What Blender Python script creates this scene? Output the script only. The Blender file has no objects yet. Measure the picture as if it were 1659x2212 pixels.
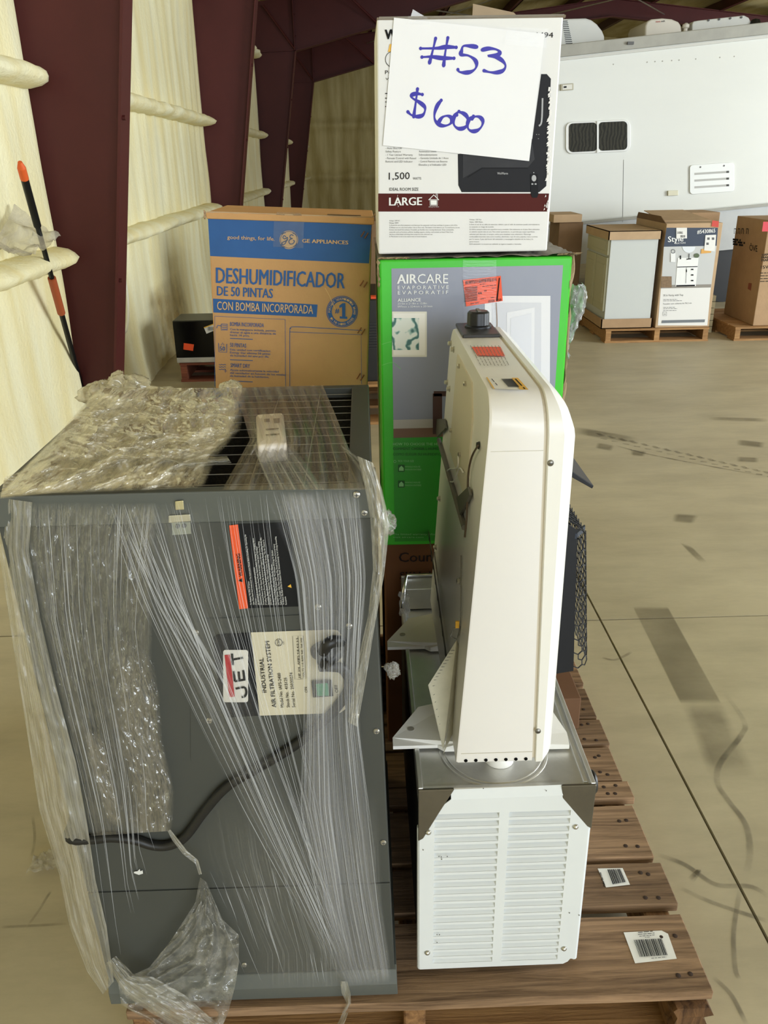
import bpy, bmesh, math, random
from mathutils import Vector, Matrix, noise
random.seed(53)
sc = bpy.context.scene
COL = sc.collection
V = Vector

# ------------------------------------------------------------------ camera
FPX, CAMH = 1790.0, 1.48
PITCH, ROLL, YAW = map(math.radians, (23.0, 1.0, 1.1))
fw = V((math.sin(YAW)*math.cos(PITCH), math.cos(YAW)*math.cos(PITCH), -math.sin(PITCH)))
r0 = V((math.cos(YAW), -math.sin(YAW), 0)); u0 = r0.cross(fw)
rt = r0*math.cos(ROLL) - u0*math.sin(ROLL)
up = u0*math.cos(ROLL) + r0*math.sin(ROLL)
CAM = V((0, 0, CAMH))
cd = bpy.data.cameras.new('camera'); cam = bpy.data.objects.new('camera', cd); COL.objects.link(cam)
cd.sensor_fit = 'VERTICAL'; cd.sensor_height = 36.0; cd.sensor_width = 27.0; cd.lens = 36.0*FPX/2212.0
cd.clip_start = 0.05; cd.clip_end = 200
m = Matrix.Identity(4)
for i in range(3):
    m[i][0], m[i][1], m[i][2], m[i][3] = rt[i], up[i], -fw[i], CAM[i]
cam.matrix_world = m
sc.camera = cam

# ------------------------------------------------------------------ daylight
w = bpy.data.worlds.new('world'); sc.world = w; w.use_nodes = True
bg = w.node_tree.nodes['Background']
bg.inputs[0].default_value = (0.95, 0.97, 1.0, 1); bg.inputs[1].default_value = 0.45

def area(name, loc, target, sx, sy, power, col=(1, 1, 1)):
    ld = bpy.data.lights.new(name, 'AREA'); ld.shape = 'RECTANGLE'; ld.size = sx; ld.size_y = sy
    ld.energy = power; ld.color = col
    o = bpy.data.objects.new(name, ld); COL.objects.link(o); o.location = loc
    o.rotation_euler = (V(target)-V(loc)).to_track_quat('-Z', 'Y').to_euler()
    return o
# two big open roll-up doors: one behind the photographer, one to the right
area('daylight_front_door', (4.0, -6.6, 2.4), (1.0, 4.0, 1.0), 7.5, 4.2, 620, (0.84, 0.92, 1.0))
area('daylight_side_door', (9.5, 2.8, 2.1), (0.0, 3.6, 0.8), 5.0, 3.8, 850, (0.84, 0.92, 1.0))
area('added_far_fill', (11.2, 16.5, 2.1), (-1.0, 19.0, 1.6), 5.0, 3.6, 380, (0.90, 0.95, 1.0))  # added fill for the dim far end; no opening is built there
sc.view_settings.view_transform = 'Standard'; sc.view_settings.look = 'None'
sc.view_settings.exposure = 0.0; sc.view_settings.gamma = 1.0
sc.view_settings.use_curve_mapping = False
sc.cycles.use_denoising = True
sc.cycles.use_adaptive_sampling = True; sc.cycles.adaptive_threshold = 0.08
sc.cycles.transparent_max_bounces = 16
sc.cycles.max_bounces = 5
sc.cycles.sample_clamp_indirect = 6

# ------------------------------------------------------------------ pixel helper (point of a real plane seen at a photo pixel)
def ray(x, y): return fw + rt*((x-829.5)/FPX) - up*((y-1106)/FPX)
def onY(x, y, Y): d = ray(x, y); return CAM + d*(Y/d.y)
def onZ(x, y, Z): d = ray(x, y); return CAM + d*((Z-CAMH)/d.z)
def onX(x, y, X): d = ray(x, y); return CAM + d*(X/d.x)
def onP(x, y, P, N): d = ray(x, y); return CAM + d*((V(P)-CAM).dot(N)/d.dot(N))

# ------------------------------------------------------------------ materials
def lin(c):
    c = c.lstrip('#'); out = []
    for i in (0, 2, 4):
        v = int(c[i:i+2], 16)/255.0
        out.append(v/12.92 if v <= 0.04045 else ((v+0.055)/1.055)**2.4)
    return (*out, 1)
MATS = {}
def mat(name, col, rough=0.6, metal=0.0, var=0.0, vscale=6.0, bump=0.0, bscale=40.0, stretch=(1, 1, 1), col2=None, spec=0.5, rnd=0.0, coat=0.0):
    if name in MATS: return MATS[name]
    M = bpy.data.materials.new(name); M.use_nodes = True; nt = M.node_tree; n = nt.nodes; L = nt.links
    p = n['Principled BSDF']; c = lin(col)
    p.inputs['Base Color'].default_value = c; p.inputs['Roughness'].default_value = rough
    p.inputs['Metallic'].default_value = metal; p.inputs['Specular IOR Level'].default_value = spec
    p.inputs['Coat Weight'].default_value = coat
    if var or bump or rnd:
        tc = n.new('ShaderNodeTexCoord'); mp = n.new('ShaderNodeMapping'); L.new(tc.outputs['Object'], mp.inputs[0])
        mp.inputs['Scale'].default_value = stretch
    last = None
    if var:
        nz = n.new('ShaderNodeTexNoise'); nz.inputs['Scale'].default_value = vscale; nz.inputs['Detail'].default_value = 6
        nz.inputs['Roughness'].default_value = 0.6
        L.new(mp.outputs[0], nz.inputs[0])
        mr = n.new('ShaderNodeMapRange'); mr.inputs[1].default_value = 0.3; mr.inputs[2].default_value = 0.7
        L.new(nz.outputs[0], mr.inputs[0])
        mx = n.new('ShaderNodeMix'); mx.data_type = 'RGBA'
        c2 = lin(col2) if col2 else tuple(v*(1-var) for v in c[:3])+(1,)
        mx.inputs[6].default_value = c; mx.inputs[7].default_value = c2
        if col2: 
            mm = n.new('ShaderNodeMath'); mm.operation = 'MULTIPLY'; mm.inputs[1].default_value = var
            L.new(mr.outputs[0], mm.inputs[0]); L.new(mm.outputs[0], mx.inputs[0])
        else: L.new(mr.outputs[0], mx.inputs[0])
        last = mx.outputs[2]
    if rnd:
        oi = n.new('ShaderNodeObjectInfo'); hs = n.new('ShaderNodeHueSaturation')
        r2 = n.new('ShaderNodeMapRange'); r2.inputs[3].default_value = 1-rnd; r2.inputs[4].default_value = 1+rnd*0.6
        L.new(oi.outputs['Random'], r2.inputs[0]); L.new(r2.outputs[0], hs.inputs['Value'])
        if last: L.new(last, hs.inputs['Color'])
        else: hs.inputs['Color'].default_value = c
        last = hs.outputs[0]
    if last: L.new(last, p.inputs['Base Color'])
    if bump:
        nb = n.new('ShaderNodeTexNoise'); nb.inputs['Scale'].default_value = bscale; nb.inputs['Detail'].default_value = 4
        L.new(mp.outputs[0], nb.inputs[0])
        b = n.new('ShaderNodeBump'); b.inputs['Strength'].default_value = bump; b.inputs['Distance'].default_value = 0.02
        L.new(nb.outputs[0], b.inputs['Height']); L.new(b.outputs[0], p.inputs['Normal'])
    MATS[name] = M
    return M

def wood_mat(name, c1, c2, rnd=0.3, axis=0):
    M = bpy.data.materials.new(name); M.use_nodes = True; nt = M.node_tree; n = nt.nodes; L = nt.links
    p = n['Principled BSDF']; p.inputs['Roughness'].default_value = 0.8; p.inputs['Specular IOR Level'].default_value = 0.25
    tc = n.new('ShaderNodeTexCoord'); mp = n.new('ShaderNodeMapping'); L.new(tc.outputs['Object'], mp.inputs[0])
    s = [30, 30, 30]; s[axis] = 1.7; mp.inputs['Scale'].default_value = s
    oi = n.new('ShaderNodeObjectInfo'); ml = n.new('ShaderNodeVectorMath'); ml.operation = 'ADD'
    sc3 = n.new('ShaderNodeMath'); sc3.operation = 'MULTIPLY'; sc3.inputs[1].default_value = 37.0
    L.new(oi.outputs['Random'], sc3.inputs[0]); L.new(mp.outputs[0], ml.inputs[0]); L.new(sc3.outputs[0], ml.inputs[1])
    nz = n.new('ShaderNodeTexNoise'); nz.inputs['Scale'].default_value = 2.2; nz.inputs['Detail'].default_value = 8; nz.inputs['Distortion'].default_value = 0.5
    nz.inputs['Roughness'].default_value = 0.65
    L.new(ml.outputs[0], nz.inputs[0])
    cr = n.new('ShaderNodeValToRGB'); cr.color_ramp.elements[0].position = 0.32; cr.color_ramp.elements[1].position = 0.66
    cr.color_ramp.elements[0].color = lin(c2); cr.color_ramp.elements[1].color = lin(c1)
    L.new(nz.outputs[0], cr.inputs[0])
    hs = n.new('ShaderNodeHueSaturation'); r2 = n.new('ShaderNodeMapRange'); r2.inputs[3].default_value = 1-rnd; r2.inputs[4].default_value = 1+rnd*0.5
    L.new(oi.outputs['Random'], r2.inputs[0]); L.new(r2.outputs[0], hs.inputs['Value']); L.new(cr.outputs[0], hs.inputs['Color'])
    L.new(hs.outputs[0], p.inputs['Base Color'])
    b = n.new('ShaderNodeBump'); b.inputs['Strength'].default_value = 0.35; b.inputs['Distance'].default_value = 0.01
    L.new(nz.outputs[0], b.inputs['Height']); L.new(b.outputs[0], p.inputs['Normal'])
    MATS[name] = M
    return M

def film_mat(name, base=0.12, streak=0.5, su=40, sv=1.2, tint='#f2f0ea', lo=0.48, hi=0.72, rough=0.12, gl=0.10, bump=0.5, bsc=(90, 10), graz=0.45):
    M = bpy.data.materials.new(name); M.use_nodes = True; nt = M.node_tree; n = nt.nodes; L = nt.links
    n.remove(n['Principled BSDF']); out = n['Material Output']
    uv = n.new('ShaderNodeUVMap'); mp = n.new('ShaderNodeMapping'); L.new(uv.outputs[0], mp.inputs[0]); mp.inputs['Scale'].default_value = (su, sv, 1)
    nz = n.new('ShaderNodeTexNoise'); nz.inputs['Scale'].default_value = 1.0; nz.inputs['Detail'].default_value = 5; nz.inputs['Roughness'].default_value = 0.7
    L.new(mp.outputs[0], nz.inputs[0])
    mr = n.new('ShaderNodeMapRange'); mr.inputs[1].default_value = lo; mr.inputs[2].default_value = hi
    mr.inputs[3].default_value = base; mr.inputs[4].default_value = base+streak
    L.new(nz.outputs[0], mr.inputs[0])
    fa = n.new('ShaderNodeAttribute'); fa.attribute_name = 'fade'; fm_ = n.new('ShaderNodeMath'); fm_.operation = 'MULTIPLY'; L.new(mr.outputs[0], fm_.inputs[0]); L.new(fa.outputs['Fac'], fm_.inputs[1])
    M['film'] = 1
    mp2 = n.new('ShaderNodeMapping'); L.new(uv.outputs[0], mp2.inputs[0]); mp2.inputs['Scale'].default_value = (bsc[0], bsc[1], 1)
    nb = n.new('ShaderNodeTexNoise'); nb.inputs['Scale'].default_value = 1.0; nb.inputs['Detail'].default_value = 3; L.new(mp2.outputs[0], nb.inputs[0])
    bp = n.new('ShaderNodeBump'); bp.inputs['Strength'].default_value = bump; bp.inputs['Distance'].default_value = 0.004; L.new(nb.outputs[0], bp.inputs['Height'])
    tr = n.new('ShaderNodeBsdfTransparent'); df = n.new('ShaderNodeBsdfDiffuse'); tl = n.new('ShaderNodeBsdfTranslucent'); gs = n.new('ShaderNodeBsdfGlossy')
    for d in (df, tl): d.inputs[0].default_value = lin(tint); L.new(bp.outputs[0], d.inputs['Normal'])
    gs.inputs['Roughness'].default_value = rough; L.new(bp.outputs[0], gs.inputs['Normal'])
    m1 = n.new('ShaderNodeMixShader'); m1.inputs[0].default_value = 0.35; L.new(df.outputs[0], m1.inputs[1]); L.new(tl.outputs[0], m1.inputs[2])
    m2 = n.new('ShaderNodeMixShader'); L.new(fm_.outputs[0], m2.inputs[0]); L.new(tr.outputs[0], m2.inputs[1]); L.new(m1.outputs[0], m2.inputs[2])
    lw_ = n.new('ShaderNodeLayerWeight'); lw_.inputs[0].default_value = 0.5; L.new(bp.outputs[0], lw_.inputs['Normal'])
    pw = n.new('ShaderNodeMath'); pw.operation = 'POWER'; pw.inputs[1].default_value = 3.0; L.new(lw_.outputs['Facing'], pw.inputs[0])
    gm = n.new('ShaderNodeMapRange'); gm.inputs[3].default_value = gl; gm.inputs[4].default_value = graz; L.new(pw.outputs[0], gm.inputs[0])
    gf = n.new('ShaderNodeMath'); gf.operation = 'MULTIPLY'; L.new(gm.outputs[0], gf.inputs[0]); L.new(fa.outputs['Fac'], gf.inputs[1])
    m3 = n.new('ShaderNodeMixShader'); L.new(gf.outputs[0], m3.inputs[0]); L.new(m2.outputs[0], m3.inputs[1]); L.new(gs.outputs[0], m3.inputs[2])
    L.new(m3.outputs[0], out.inputs[0])
    MATS[name] = M
    return M

def decal_mat(name, col, alpha=0.5, nscale=8.0, soft=True):
    M = bpy.data.materials.new(name); M.use_nodes = True; nt = M.node_tree; n = nt.nodes; L = nt.links
    p = n['Principled BSDF']; p.inputs['Base Color'].default_value = lin(col); p.inputs['Roughness'].default_value = 0.7
    uv = n.new('ShaderNodeUVMap'); sp = n.new('ShaderNodeSeparateXYZ'); L.new(uv.outputs[0], sp.inputs[0])
    def edge(s):
        a = n.new('ShaderNodeMath'); a.operation = 'PINGPONG'; a.inputs[1].default_value = 0.5; L.new(s, a.inputs[0])
        r = n.new('ShaderNodeMapRange'); r.inputs[1].default_value = 0.0; r.inputs[2].default_value = 0.22 if soft else 0.04; L.new(a.outputs[0], r.inputs[0]); return r.outputs[0]
    mu = n.new('ShaderNodeMath'); mu.operation = 'MULTIPLY'; L.new(edge(sp.outputs[0]), mu.inputs[0]); L.new(edge(sp.outputs[1]), mu.inputs[1])
    tc = n.new('ShaderNodeTexCoord'); nz = n.new('ShaderNodeTexNoise'); nz.inputs['Scale'].default_value = nscale; nz.inputs['Detail'].default_value = 6
    L.new(tc.outputs['Object'], nz.inputs[0])
    r2 = n.new('ShaderNodeMapRange'); r2.inputs[1].default_value = 0.35; r2.inputs[2].default_value = 0.65; r2.inputs[3].default_value = 0.25*alpha; r2.inputs[4].default_value = alpha
    L.new(nz.outputs[0], r2.inputs[0])
    m2 = n.new('ShaderNodeMath'); m2.operation = 'MULTIPLY'; L.new(mu.outputs[0], m2.inputs[0]); L.new(r2.outputs[0], m2.inputs[1])
    L.new(m2.outputs[0], p.inputs['Alpha'])
    MATS[name] = M
    return M

# ------------------------------------------------------------------ mesh builder
class MB:
    def __init__(s): s.v = []; s.f = []; s.uv = {}; s.fade = {}
    def add(s, vs, fs):
        k = len(s.v); s.v += [V(q) for q in vs]; s.f += [tuple(i+k for i in f) for f in fs]; return s
    def quad(s, a, b, c, d): return s.add([a, b, c, d], [(0, 1, 2, 3)])
    def poly(s, pts): return s.add(pts, [tuple(range(len(pts)))])
    def box(s, x0, x1, y0, y1, z0, z1):
        return s.add([(x0,y0,z0),(x1,y0,z0),(x1,y1,z0),(x0,y1,z0),(x0,y0,z1),(x1,y0,z1),(x1,y1,z1),(x0,y1,z1)],
                     [(0,3,2,1),(4,5,6,7),(0,1,5,4),(1,2,6,5),(2,3,7,6),(3,0,4,7)])
    def prism(s, pts, ext):
        ext = V(ext); n = len(pts); a = [V(p) for p in pts]; b = [p+ext for p in a]
        fs = [tuple(range(n))[::-1], tuple(range(n, 2*n))] + [(i, (i+1) % n, n+(i+1) % n, n+i) for i in range(n)]
        return s.add(a+b, fs)
    def rings(s, rings, cap=True, closed=True):
        k = len(s.v); n = len(rings[0])
        for r in rings: s.v += [V(p) for p in r]
        for j in range(len(rings)-1):
            for i in range(n if closed else n-1):
                i2 = (i+1) % n
                s.f.append((k+j*n+i, k+j*n+i2, k+(j+1)*n+i2, k+(j+1)*n+i))
        if cap:
            s.f.append(tuple(k+i for i in range(n))[::-1]); s.f.append(tuple(k+(len(rings)-1)*n+i for i in range(n)))
        return s
    def cyl(s, p, q, r, r2=None, n=12, cap=True):
        p, q = V(p), V(q); d = (q-p).normalized(); a = d.orthogonal().normalized(); b = d.cross(a); r2 = r if r2 is None else r2
        A = [p+(a*math.cos(t)+b*math.sin(t))*r for t in [2*math.pi*i/n for i in range(n)]]
        B = [q+(a*math.cos(t)+b*math.sin(t))*r2 for t in [2*math.pi*i/n for i in range(n)]]
        return s.rings([A, B], cap)
    def tube(s, pts, r, n=8, cap=True):
        pts = [V(p) for p in pts]; rg = []; a = None
        for i, p in enumerate(pts):
            d = (pts[min(i+1, len(pts)-1)]-pts[max(i-1, 0)]).normalized()
            if a is None: a = d.orthogonal().normalized()
            else: a = (a-d*a.dot(d)).normalized()
            b = d.cross(a); rr = r[i] if isinstance(r, (list, tuple)) else r
            rg.append([p+(a*math.cos(t)+b*math.sin(t))*rr for t in [2*math.pi*k/n for k in range(n)]])
        return s.rings(rg, cap)
    def lathe(s, c, prof, axis=(0, 0, 1), n=24):
        c = V(c); d = V(axis).normalized(); a = d.orthogonal().normalized(); b = d.cross(a)
        return s.rings([[c+d*h+(a*math.cos(t)+b*math.sin(t))*r for t in [2*math.pi*i/n for i in range(n)]] for r, h in prof], True)
    def grid(s, fn, nu, nv, uvf=None):
        k = len(s.v)
        for j in range(nv+1):
            for i in range(nu+1):
                if uvf: s.uv[len(s.v)] = uvf(i/nu, j/nv)
                s.v.append(V(fn(i/nu, j/nv)))
        for j in range(nv):
            for i in range(nu):
                q = k+j*(nu+1)+i; s.f.append((q, q+1, q+nu+2, q+nu+1))
        return s
    def xf(s, fn): s.v = [V(fn(p)) for p in s.v]; return s
    def mesh(s, name, bevel=0.0, seg=2, origin=(0, 0, 0)):
        me = bpy.data.meshes.new(name); o = V(origin)
        me.from_pydata([tuple(p-o) for p in s.v], [], s.f)
        if s.uv:
            l = me.uv_layers.new(name='UVMap')
            for lp in me.loops: l.data[lp.index].uv = s.uv.get(lp.vertex_index, (0, 0))
        if bevel:
            bm = bmesh.new(); bm.from_mesh(me); bmesh.ops.remove_doubles(bm, verts=bm.verts, dist=1e-6)
            bmesh.ops.bevel(bm, geom=[e for e in bm.edges if e.is_manifold and e.calc_face_angle(0) > 0.5], offset=bevel, segments=seg, profile=0.5, affect='EDGES', clamp_overlap=True)
            bm.to_mesh(me); bm.free()
        me.update()
        return me
    def clusters(s):
        n = len(s.v); par = list(range(n))
        def fd(a):
            while par[a] != a: par[a] = par[par[a]]; a = par[a]
            return a
        for f in s.f:
            r = fd(f[0])
            for i in f[1:]: par[fd(i)] = r
        isl = {}
        for i in range(n): isl.setdefault(fd(i), []).append(i)
        ks = list(isl)
        if len(ks) < 2 or len(ks) > 900: return None
        B = []
        for k in ks:
            P = [s.v[i] for i in isl[k]]
            lo = [min(p[a] for p in P) for a in range(3)]; hi = [max(p[a] for p in P) for a in range(3)]
            B.append((lo, hi, max(hi[a]-lo[a] for a in range(3))))
        cp_ = list(range(len(ks)))
        def fc(a):
            while cp_[a] != a: cp_[a] = cp_[cp_[a]]; a = cp_[a]
            return a
        for i in range(len(ks)):
            for j in range(i+1, len(ks)):
                g2 = sum(max(0.0, B[i][0][a]-B[j][1][a], B[j][0][a]-B[i][1][a])**2 for a in range(3))
                if g2 <= max(0.0195, 0.49*max(B[i][2], B[j][2]))**2: cp_[fc(j)] = fc(i)
        out = {}
        for i, k in enumerate(ks): out.setdefault(fc(i), set()).update(isl[k])
        return list(out.values()) if len(out) > 1 else None
    def build(s, name, mt, parent=None, bevel=0.0, seg=2, smooth=False, label=None, kind=None):
        if parent and not kind:
            cl_ = s.clusters()
            if cl_:                       # far-apart pieces become parts of their own
                first = None
                for vs_ in cl_:
                    m_ = MB(); mp_ = {}
                    for i in sorted(vs_):
                        mp_[i] = len(m_.v)
                        if i in s.uv: m_.uv[len(m_.v)] = s.uv[i]
                        if i in s.fade: m_.fade[len(m_.v)] = s.fade[i]
                        m_.v.append(s.v[i])
                    m_.f = [tuple(mp_[i] for i in f) for f in s.f if f[0] in mp_]
                    o_ = m_._build(name, mt, parent, bevel, seg, smooth, label, kind); first = first or o_
                return first
        return s._build(name, mt, parent, bevel, seg, smooth, label, kind)
    def _build(s, name, mt, parent=None, bevel=0.0, seg=2, smooth=False, label=None, kind=None):
        org = thing_origin(parent) if parent else V((0, 0, 0))
        me = s.mesh(name, bevel, seg, org)
        if mt.get('film'):
            at_ = me.attributes.new('fade', 'FLOAT', 'POINT')
            for i in range(len(me.vertices)): at_.data[i].value = s.fade.get(i, 1.0)
        me.materials.append(mt)
        if smooth: shade(me, smooth)
        o = bpy.data.objects.new(name, me); COL.objects.link(o)
        if parent: o.parent = parent
        if label: o['label'] = label
        if kind: o['kind'] = kind
        return o
def shade(me, ang=True):
    for p in me.polygons: p.use_smooth = True
    if ang is not True and hasattr(me, 'set_sharp_from_angle'): me.set_sharp_from_angle(angle=ang)
def thing_origin(p):
    o = V((0, 0, 0))
    while p: o = o + p.location; p = p.parent
    return o
def empty(name, loc, label, cat, group=None, kind=None):
    o = bpy.data.objects.new(name, None); o.empty_display_size = 0.1; COL.objects.link(o); o.location = loc
    return tag(o, label, cat, group, kind)
def tag(o, label=None, cat=None, group=None, kind=None):
    if label: o['label'] = label
    if cat: o['category'] = cat
    if group: o['group'] = group
    if kind: o['kind'] = kind
    return o
def copies(src, parent, offs):
    out = []
    for d in offs:
        c = src.copy(); COL.objects.link(c); c.parent = parent; c.location = src.location + V(d); out.append(c)
    return out

# ------------------------------------------------------------------ lettering
_tc = {}
def tgeo(s, bold=0.0):
    k = (s, bold)
    if k in _tc: return _tc[k]
    cu = bpy.data.curves.new('t', 'FONT'); cu.body = s; cu.offset = bold; cu.resolution_u = 2; cu.fill_mode = 'FRONT'
    ob = bpy.data.objects.new('t', cu); me = ob.to_mesh()
    vs = [(v.co.x, v.co.y) for v in me.vertices]; fs = [tuple(p.vertices) for p in me.polygons]
    ob.to_mesh_clear(); bpy.data.objects.remove(ob); bpy.data.curves.remove(cu)
    if not vs: vs = [(0, 0), (1, 0)]; fs = []
    _tc[k] = (vs, fs, min(v[0] for v in vs), max(v[0] for v in vs))
    return _tc[k]
CAP = max(v[1] for v in tgeo('H')[0])
def put_text(mb, s, o, uvec, vvec, bold=0.0, slant=0.0):
    """uvec spans the whole string, vvec the capital height"""
    vs, fs, x0, x1 = tgeo(s); o, uvec, vvec = V(o), V(uvec), V(vvec); wd = max(x1-x0, 1e-6)
    nn = uvec.cross(vvec).normalized()
    for j, d in enumerate([0.0] if not bold else [-bold*0.9, 0.0, bold*0.9]):     # heavier faces: the glyphs laid over themselves, nudged
        k = len(mb.v)
        for x, y in vs: mb.v.append(o + uvec*((x-x0+d)/wd) + vvec*(y/CAP) + nn*(0.00012*j))
        mb.f += [tuple(i+k for i in f) for f in fs]
class Face:
    """a printable flat face: maps photo pixels onto its plane, lifted by lift along the outward normal"""
    def __init__(s, P, N, lift=0.0006): s.P, s.N, s.l = V(P), V(N).normalized(), lift
    def at(s, x, y, k=1): return onP(x, y, s.P + s.N*(s.l*k), s.N)
    def text(s, mb, t, a, b, h, bold=0.0, k=2, vdir=None):
        """a, b: baseline pixel ends; h: cap height in pixels; vdir: pixel direction of the letters' up"""
        o = s.at(*a, k); u = s.at(*b, k)-o
        dx, dy = vdir if vdir else (0, -1)
        q = s.at(a[0]+dx*h, a[1]+dy*h, k)-o
        put_text(mb, t, o, u, q, bold)
    def dash(s, mb, a, b, h, k=2):
        """print too small to read in the photo: a row of word-length strokes"""
        r = random.Random(int(a[0]*7+a[1]*13)); t = 0.0; L_ = math.hypot(b[0]-a[0], b[1]-a[1])
        while t < 1:
            e = min(1, t+r.uniform(2.0, 4.5)*h/L_)
            s.line(mb, [(a[0]+(b[0]-a[0])*t, a[1]+(b[1]-a[1])*t), (a[0]+(b[0]-a[0])*e, a[1]+(b[1]-a[1])*e)], h*0.55, k); t = e+0.8*h/L_
    def poly(s, mb, pts, k=1): mb.poly([s.at(x, y, k) for x, y in pts])
    def rect(s, mb, x0, y0, x1, y1, k=1): s.poly(mb, [(x0, y1), (x1, y1), (x1, y0), (x0, y0)], k)
    def line(s, mb, pts, wpx, k=2):
        P = [s.at(x, y, k) for x, y in pts]; sc_ = (s.at(pts[0][0]+1, pts[0][1], k)-P[0]).length
        ribbon(mb, P, s.N, wpx*sc_)
    def disc(s, mb, c, r, k=2, n=40, r_in=None, ry=None):
        ry = ry or r
        o = [s.at(c[0]+r*math.cos(t), c[1]+ry*math.sin(t), k) for t in [-2*math.pi*i/n for i in range(n)]]
        if r_in is None: mb.poly(o)
        else:
            q = r_in/r
            i_ = [s.at(c[0]+r*q*math.cos(t), c[1]+ry*q*math.sin(t), k) for t in [-2*math.pi*i/n for i in range(n)]]
            for j in range(n): mb.quad(o[j], o[(j+1) % n], i_[(j+1) % n], i_[j])
def ribbon(mb, P, N, wd):
    k = len(mb.v); n = len(P)
    for i, p in enumerate(P):
        d = (P[min(i+1, n-1)]-P[max(i-1, 0)]).normalized(); t = d.cross(N).normalized()
        ww = wd[i] if isinstance(wd, list) else wd
        mb.v += [p+t*ww/2, p-t*ww/2]
    mb.f += [(k+2*i, k+2*i+1, k+2*i+3, k+2*i+2) for i in range(n-1)]
def smooth_path(pts, n=6):
    out = []; P = [V((*p, 0)) if len(p) == 2 else V(p) for p in pts]
    for i in range(len(P)-1):
        a, b, c, d = P[max(i-1, 0)], P[i], P[i+1], P[min(i+2, len(P)-1)]
        for j in range(n):
            t = j/n
            out.append(0.5*((2*b)+(c-a)*t+(2*a-5*b+4*c-d)*t*t+(3*b-a-3*c+d)*t**3))
    out.append(P[-1]); return out
def sm2(pts, n=6): return [(p.x, p.y) for p in smooth_path(pts, n)]
def barcode(F, mb, x0, y0, x1, y1, n=28, vert=True, k=3, skew=0.0, seed=1):
    r = random.Random(seed); t = 0.0
    while t < 1:
        a = r.choice([0.4, 0.8, 1.2])/n; b = r.choice([0.5, 0.8])/n
        e = min(t+a, 1)
        if vert:
            F.poly(mb, [(x0+(x1-x0)*t+skew, y1), (x0+(x1-x0)*e+skew, y1), (x0+(x1-x0)*e, y0), (x0+(x1-x0)*t, y0)], k)
        else:
            F.poly(mb, [(x0, y0+(y1-y0)*e), (x1, y0+(y1-y0)*e+skew), (x1, y0+(y1-y0)*t+skew), (x0, y0+(y1-y0)*t)], k)
        t = e+b
def fbm(x, y, z, o=4):
    s = 0; a = 1.0
    for i in range(o): s += a*noise.noise(V((x, y, z))); x *= 2; y *= 2; z *= 2; a *= 0.5
    return s
def resample(pl, n):
    P = [V((*p, 0)) for p in pl]; L = [0]
    for i in range(1, len(P)): L.append(L[-1]+(P[i]-P[i-1]).length)
    out = []
    for k in range(n+1):
        d = L[-1]*k/n; i = 1
        while i < len(P)-1 and L[i] < d: i += 1
        t = (d-L[i-1])/max(L[i]-L[i-1], 1e-9); out.append(P[i-1].lerp(P[i], min(max(t, 0), 1)))
    return out

# ------------------------------------------------------------------ shared materials
maroon = mat('maroon_paint', '#52211f', 0.5, var=0.15, vscale=3, spec=0.3)
kraft = mat('kraft_card', '#b19270', 0.85, var=0.12, vscale=9, bump=0.08, bscale=60, spec=0.2)
kraft_d = mat('kraft_dark', '#83684d', 0.85, var=0.15, vscale=9, spec=0.2)
kraft_l = mat('kraft_light', '#c2a583', 0.85, var=0.12, vscale=9, spec=0.2)
white_card = mat('white_card', '#e9e7e1', 0.55, var=0.05, vscale=7)
black = mat('black_plastic', '#141414', 0.4)
black_print = mat('black_print', '#1b1b1b', 0.7, spec=0.15)
grey_print = mat('grey_print', '#6a6a6a', 0.7, spec=0.2)
white_print = mat('white_print', '#eeeeea', 0.55)
white_paint = mat('white_enamel', '#ece9e0', 0.35, var=0.03, vscale=4)
steel = mat('stainless', '#dcdbd6', 0.36, 0.65, var=0.25, vscale=9, stretch=(1, 1, 1), bump=0.03, bscale=120)
zinc = mat('zinc_screw', '#c9c7bf', 0.3, 0.9)
dark_hole = mat('dark_gap', '#0b0b0b', 0.9, spec=0.1)
pal_wood = wood_mat('pallet_wood', '#a38465', '#5a4532', 0.38, 0)
pal_wood_y = wood_mat('pallet_wood_long', '#a27a50', '#63452c', 0.25, 1)
pal_wood_far = wood_mat('pallet_wood_pale', '#b98f5e', '#8a6540', 0.2, 0)
orange = mat('orange_sticker', '#f2541f', 0.5)
yellow = mat('yellow_sticker', '#e9b43a', 0.5)
sticker = mat('sticker_paper', '#e8e6df', 0.5, var=0.06, vscale=30)

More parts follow.
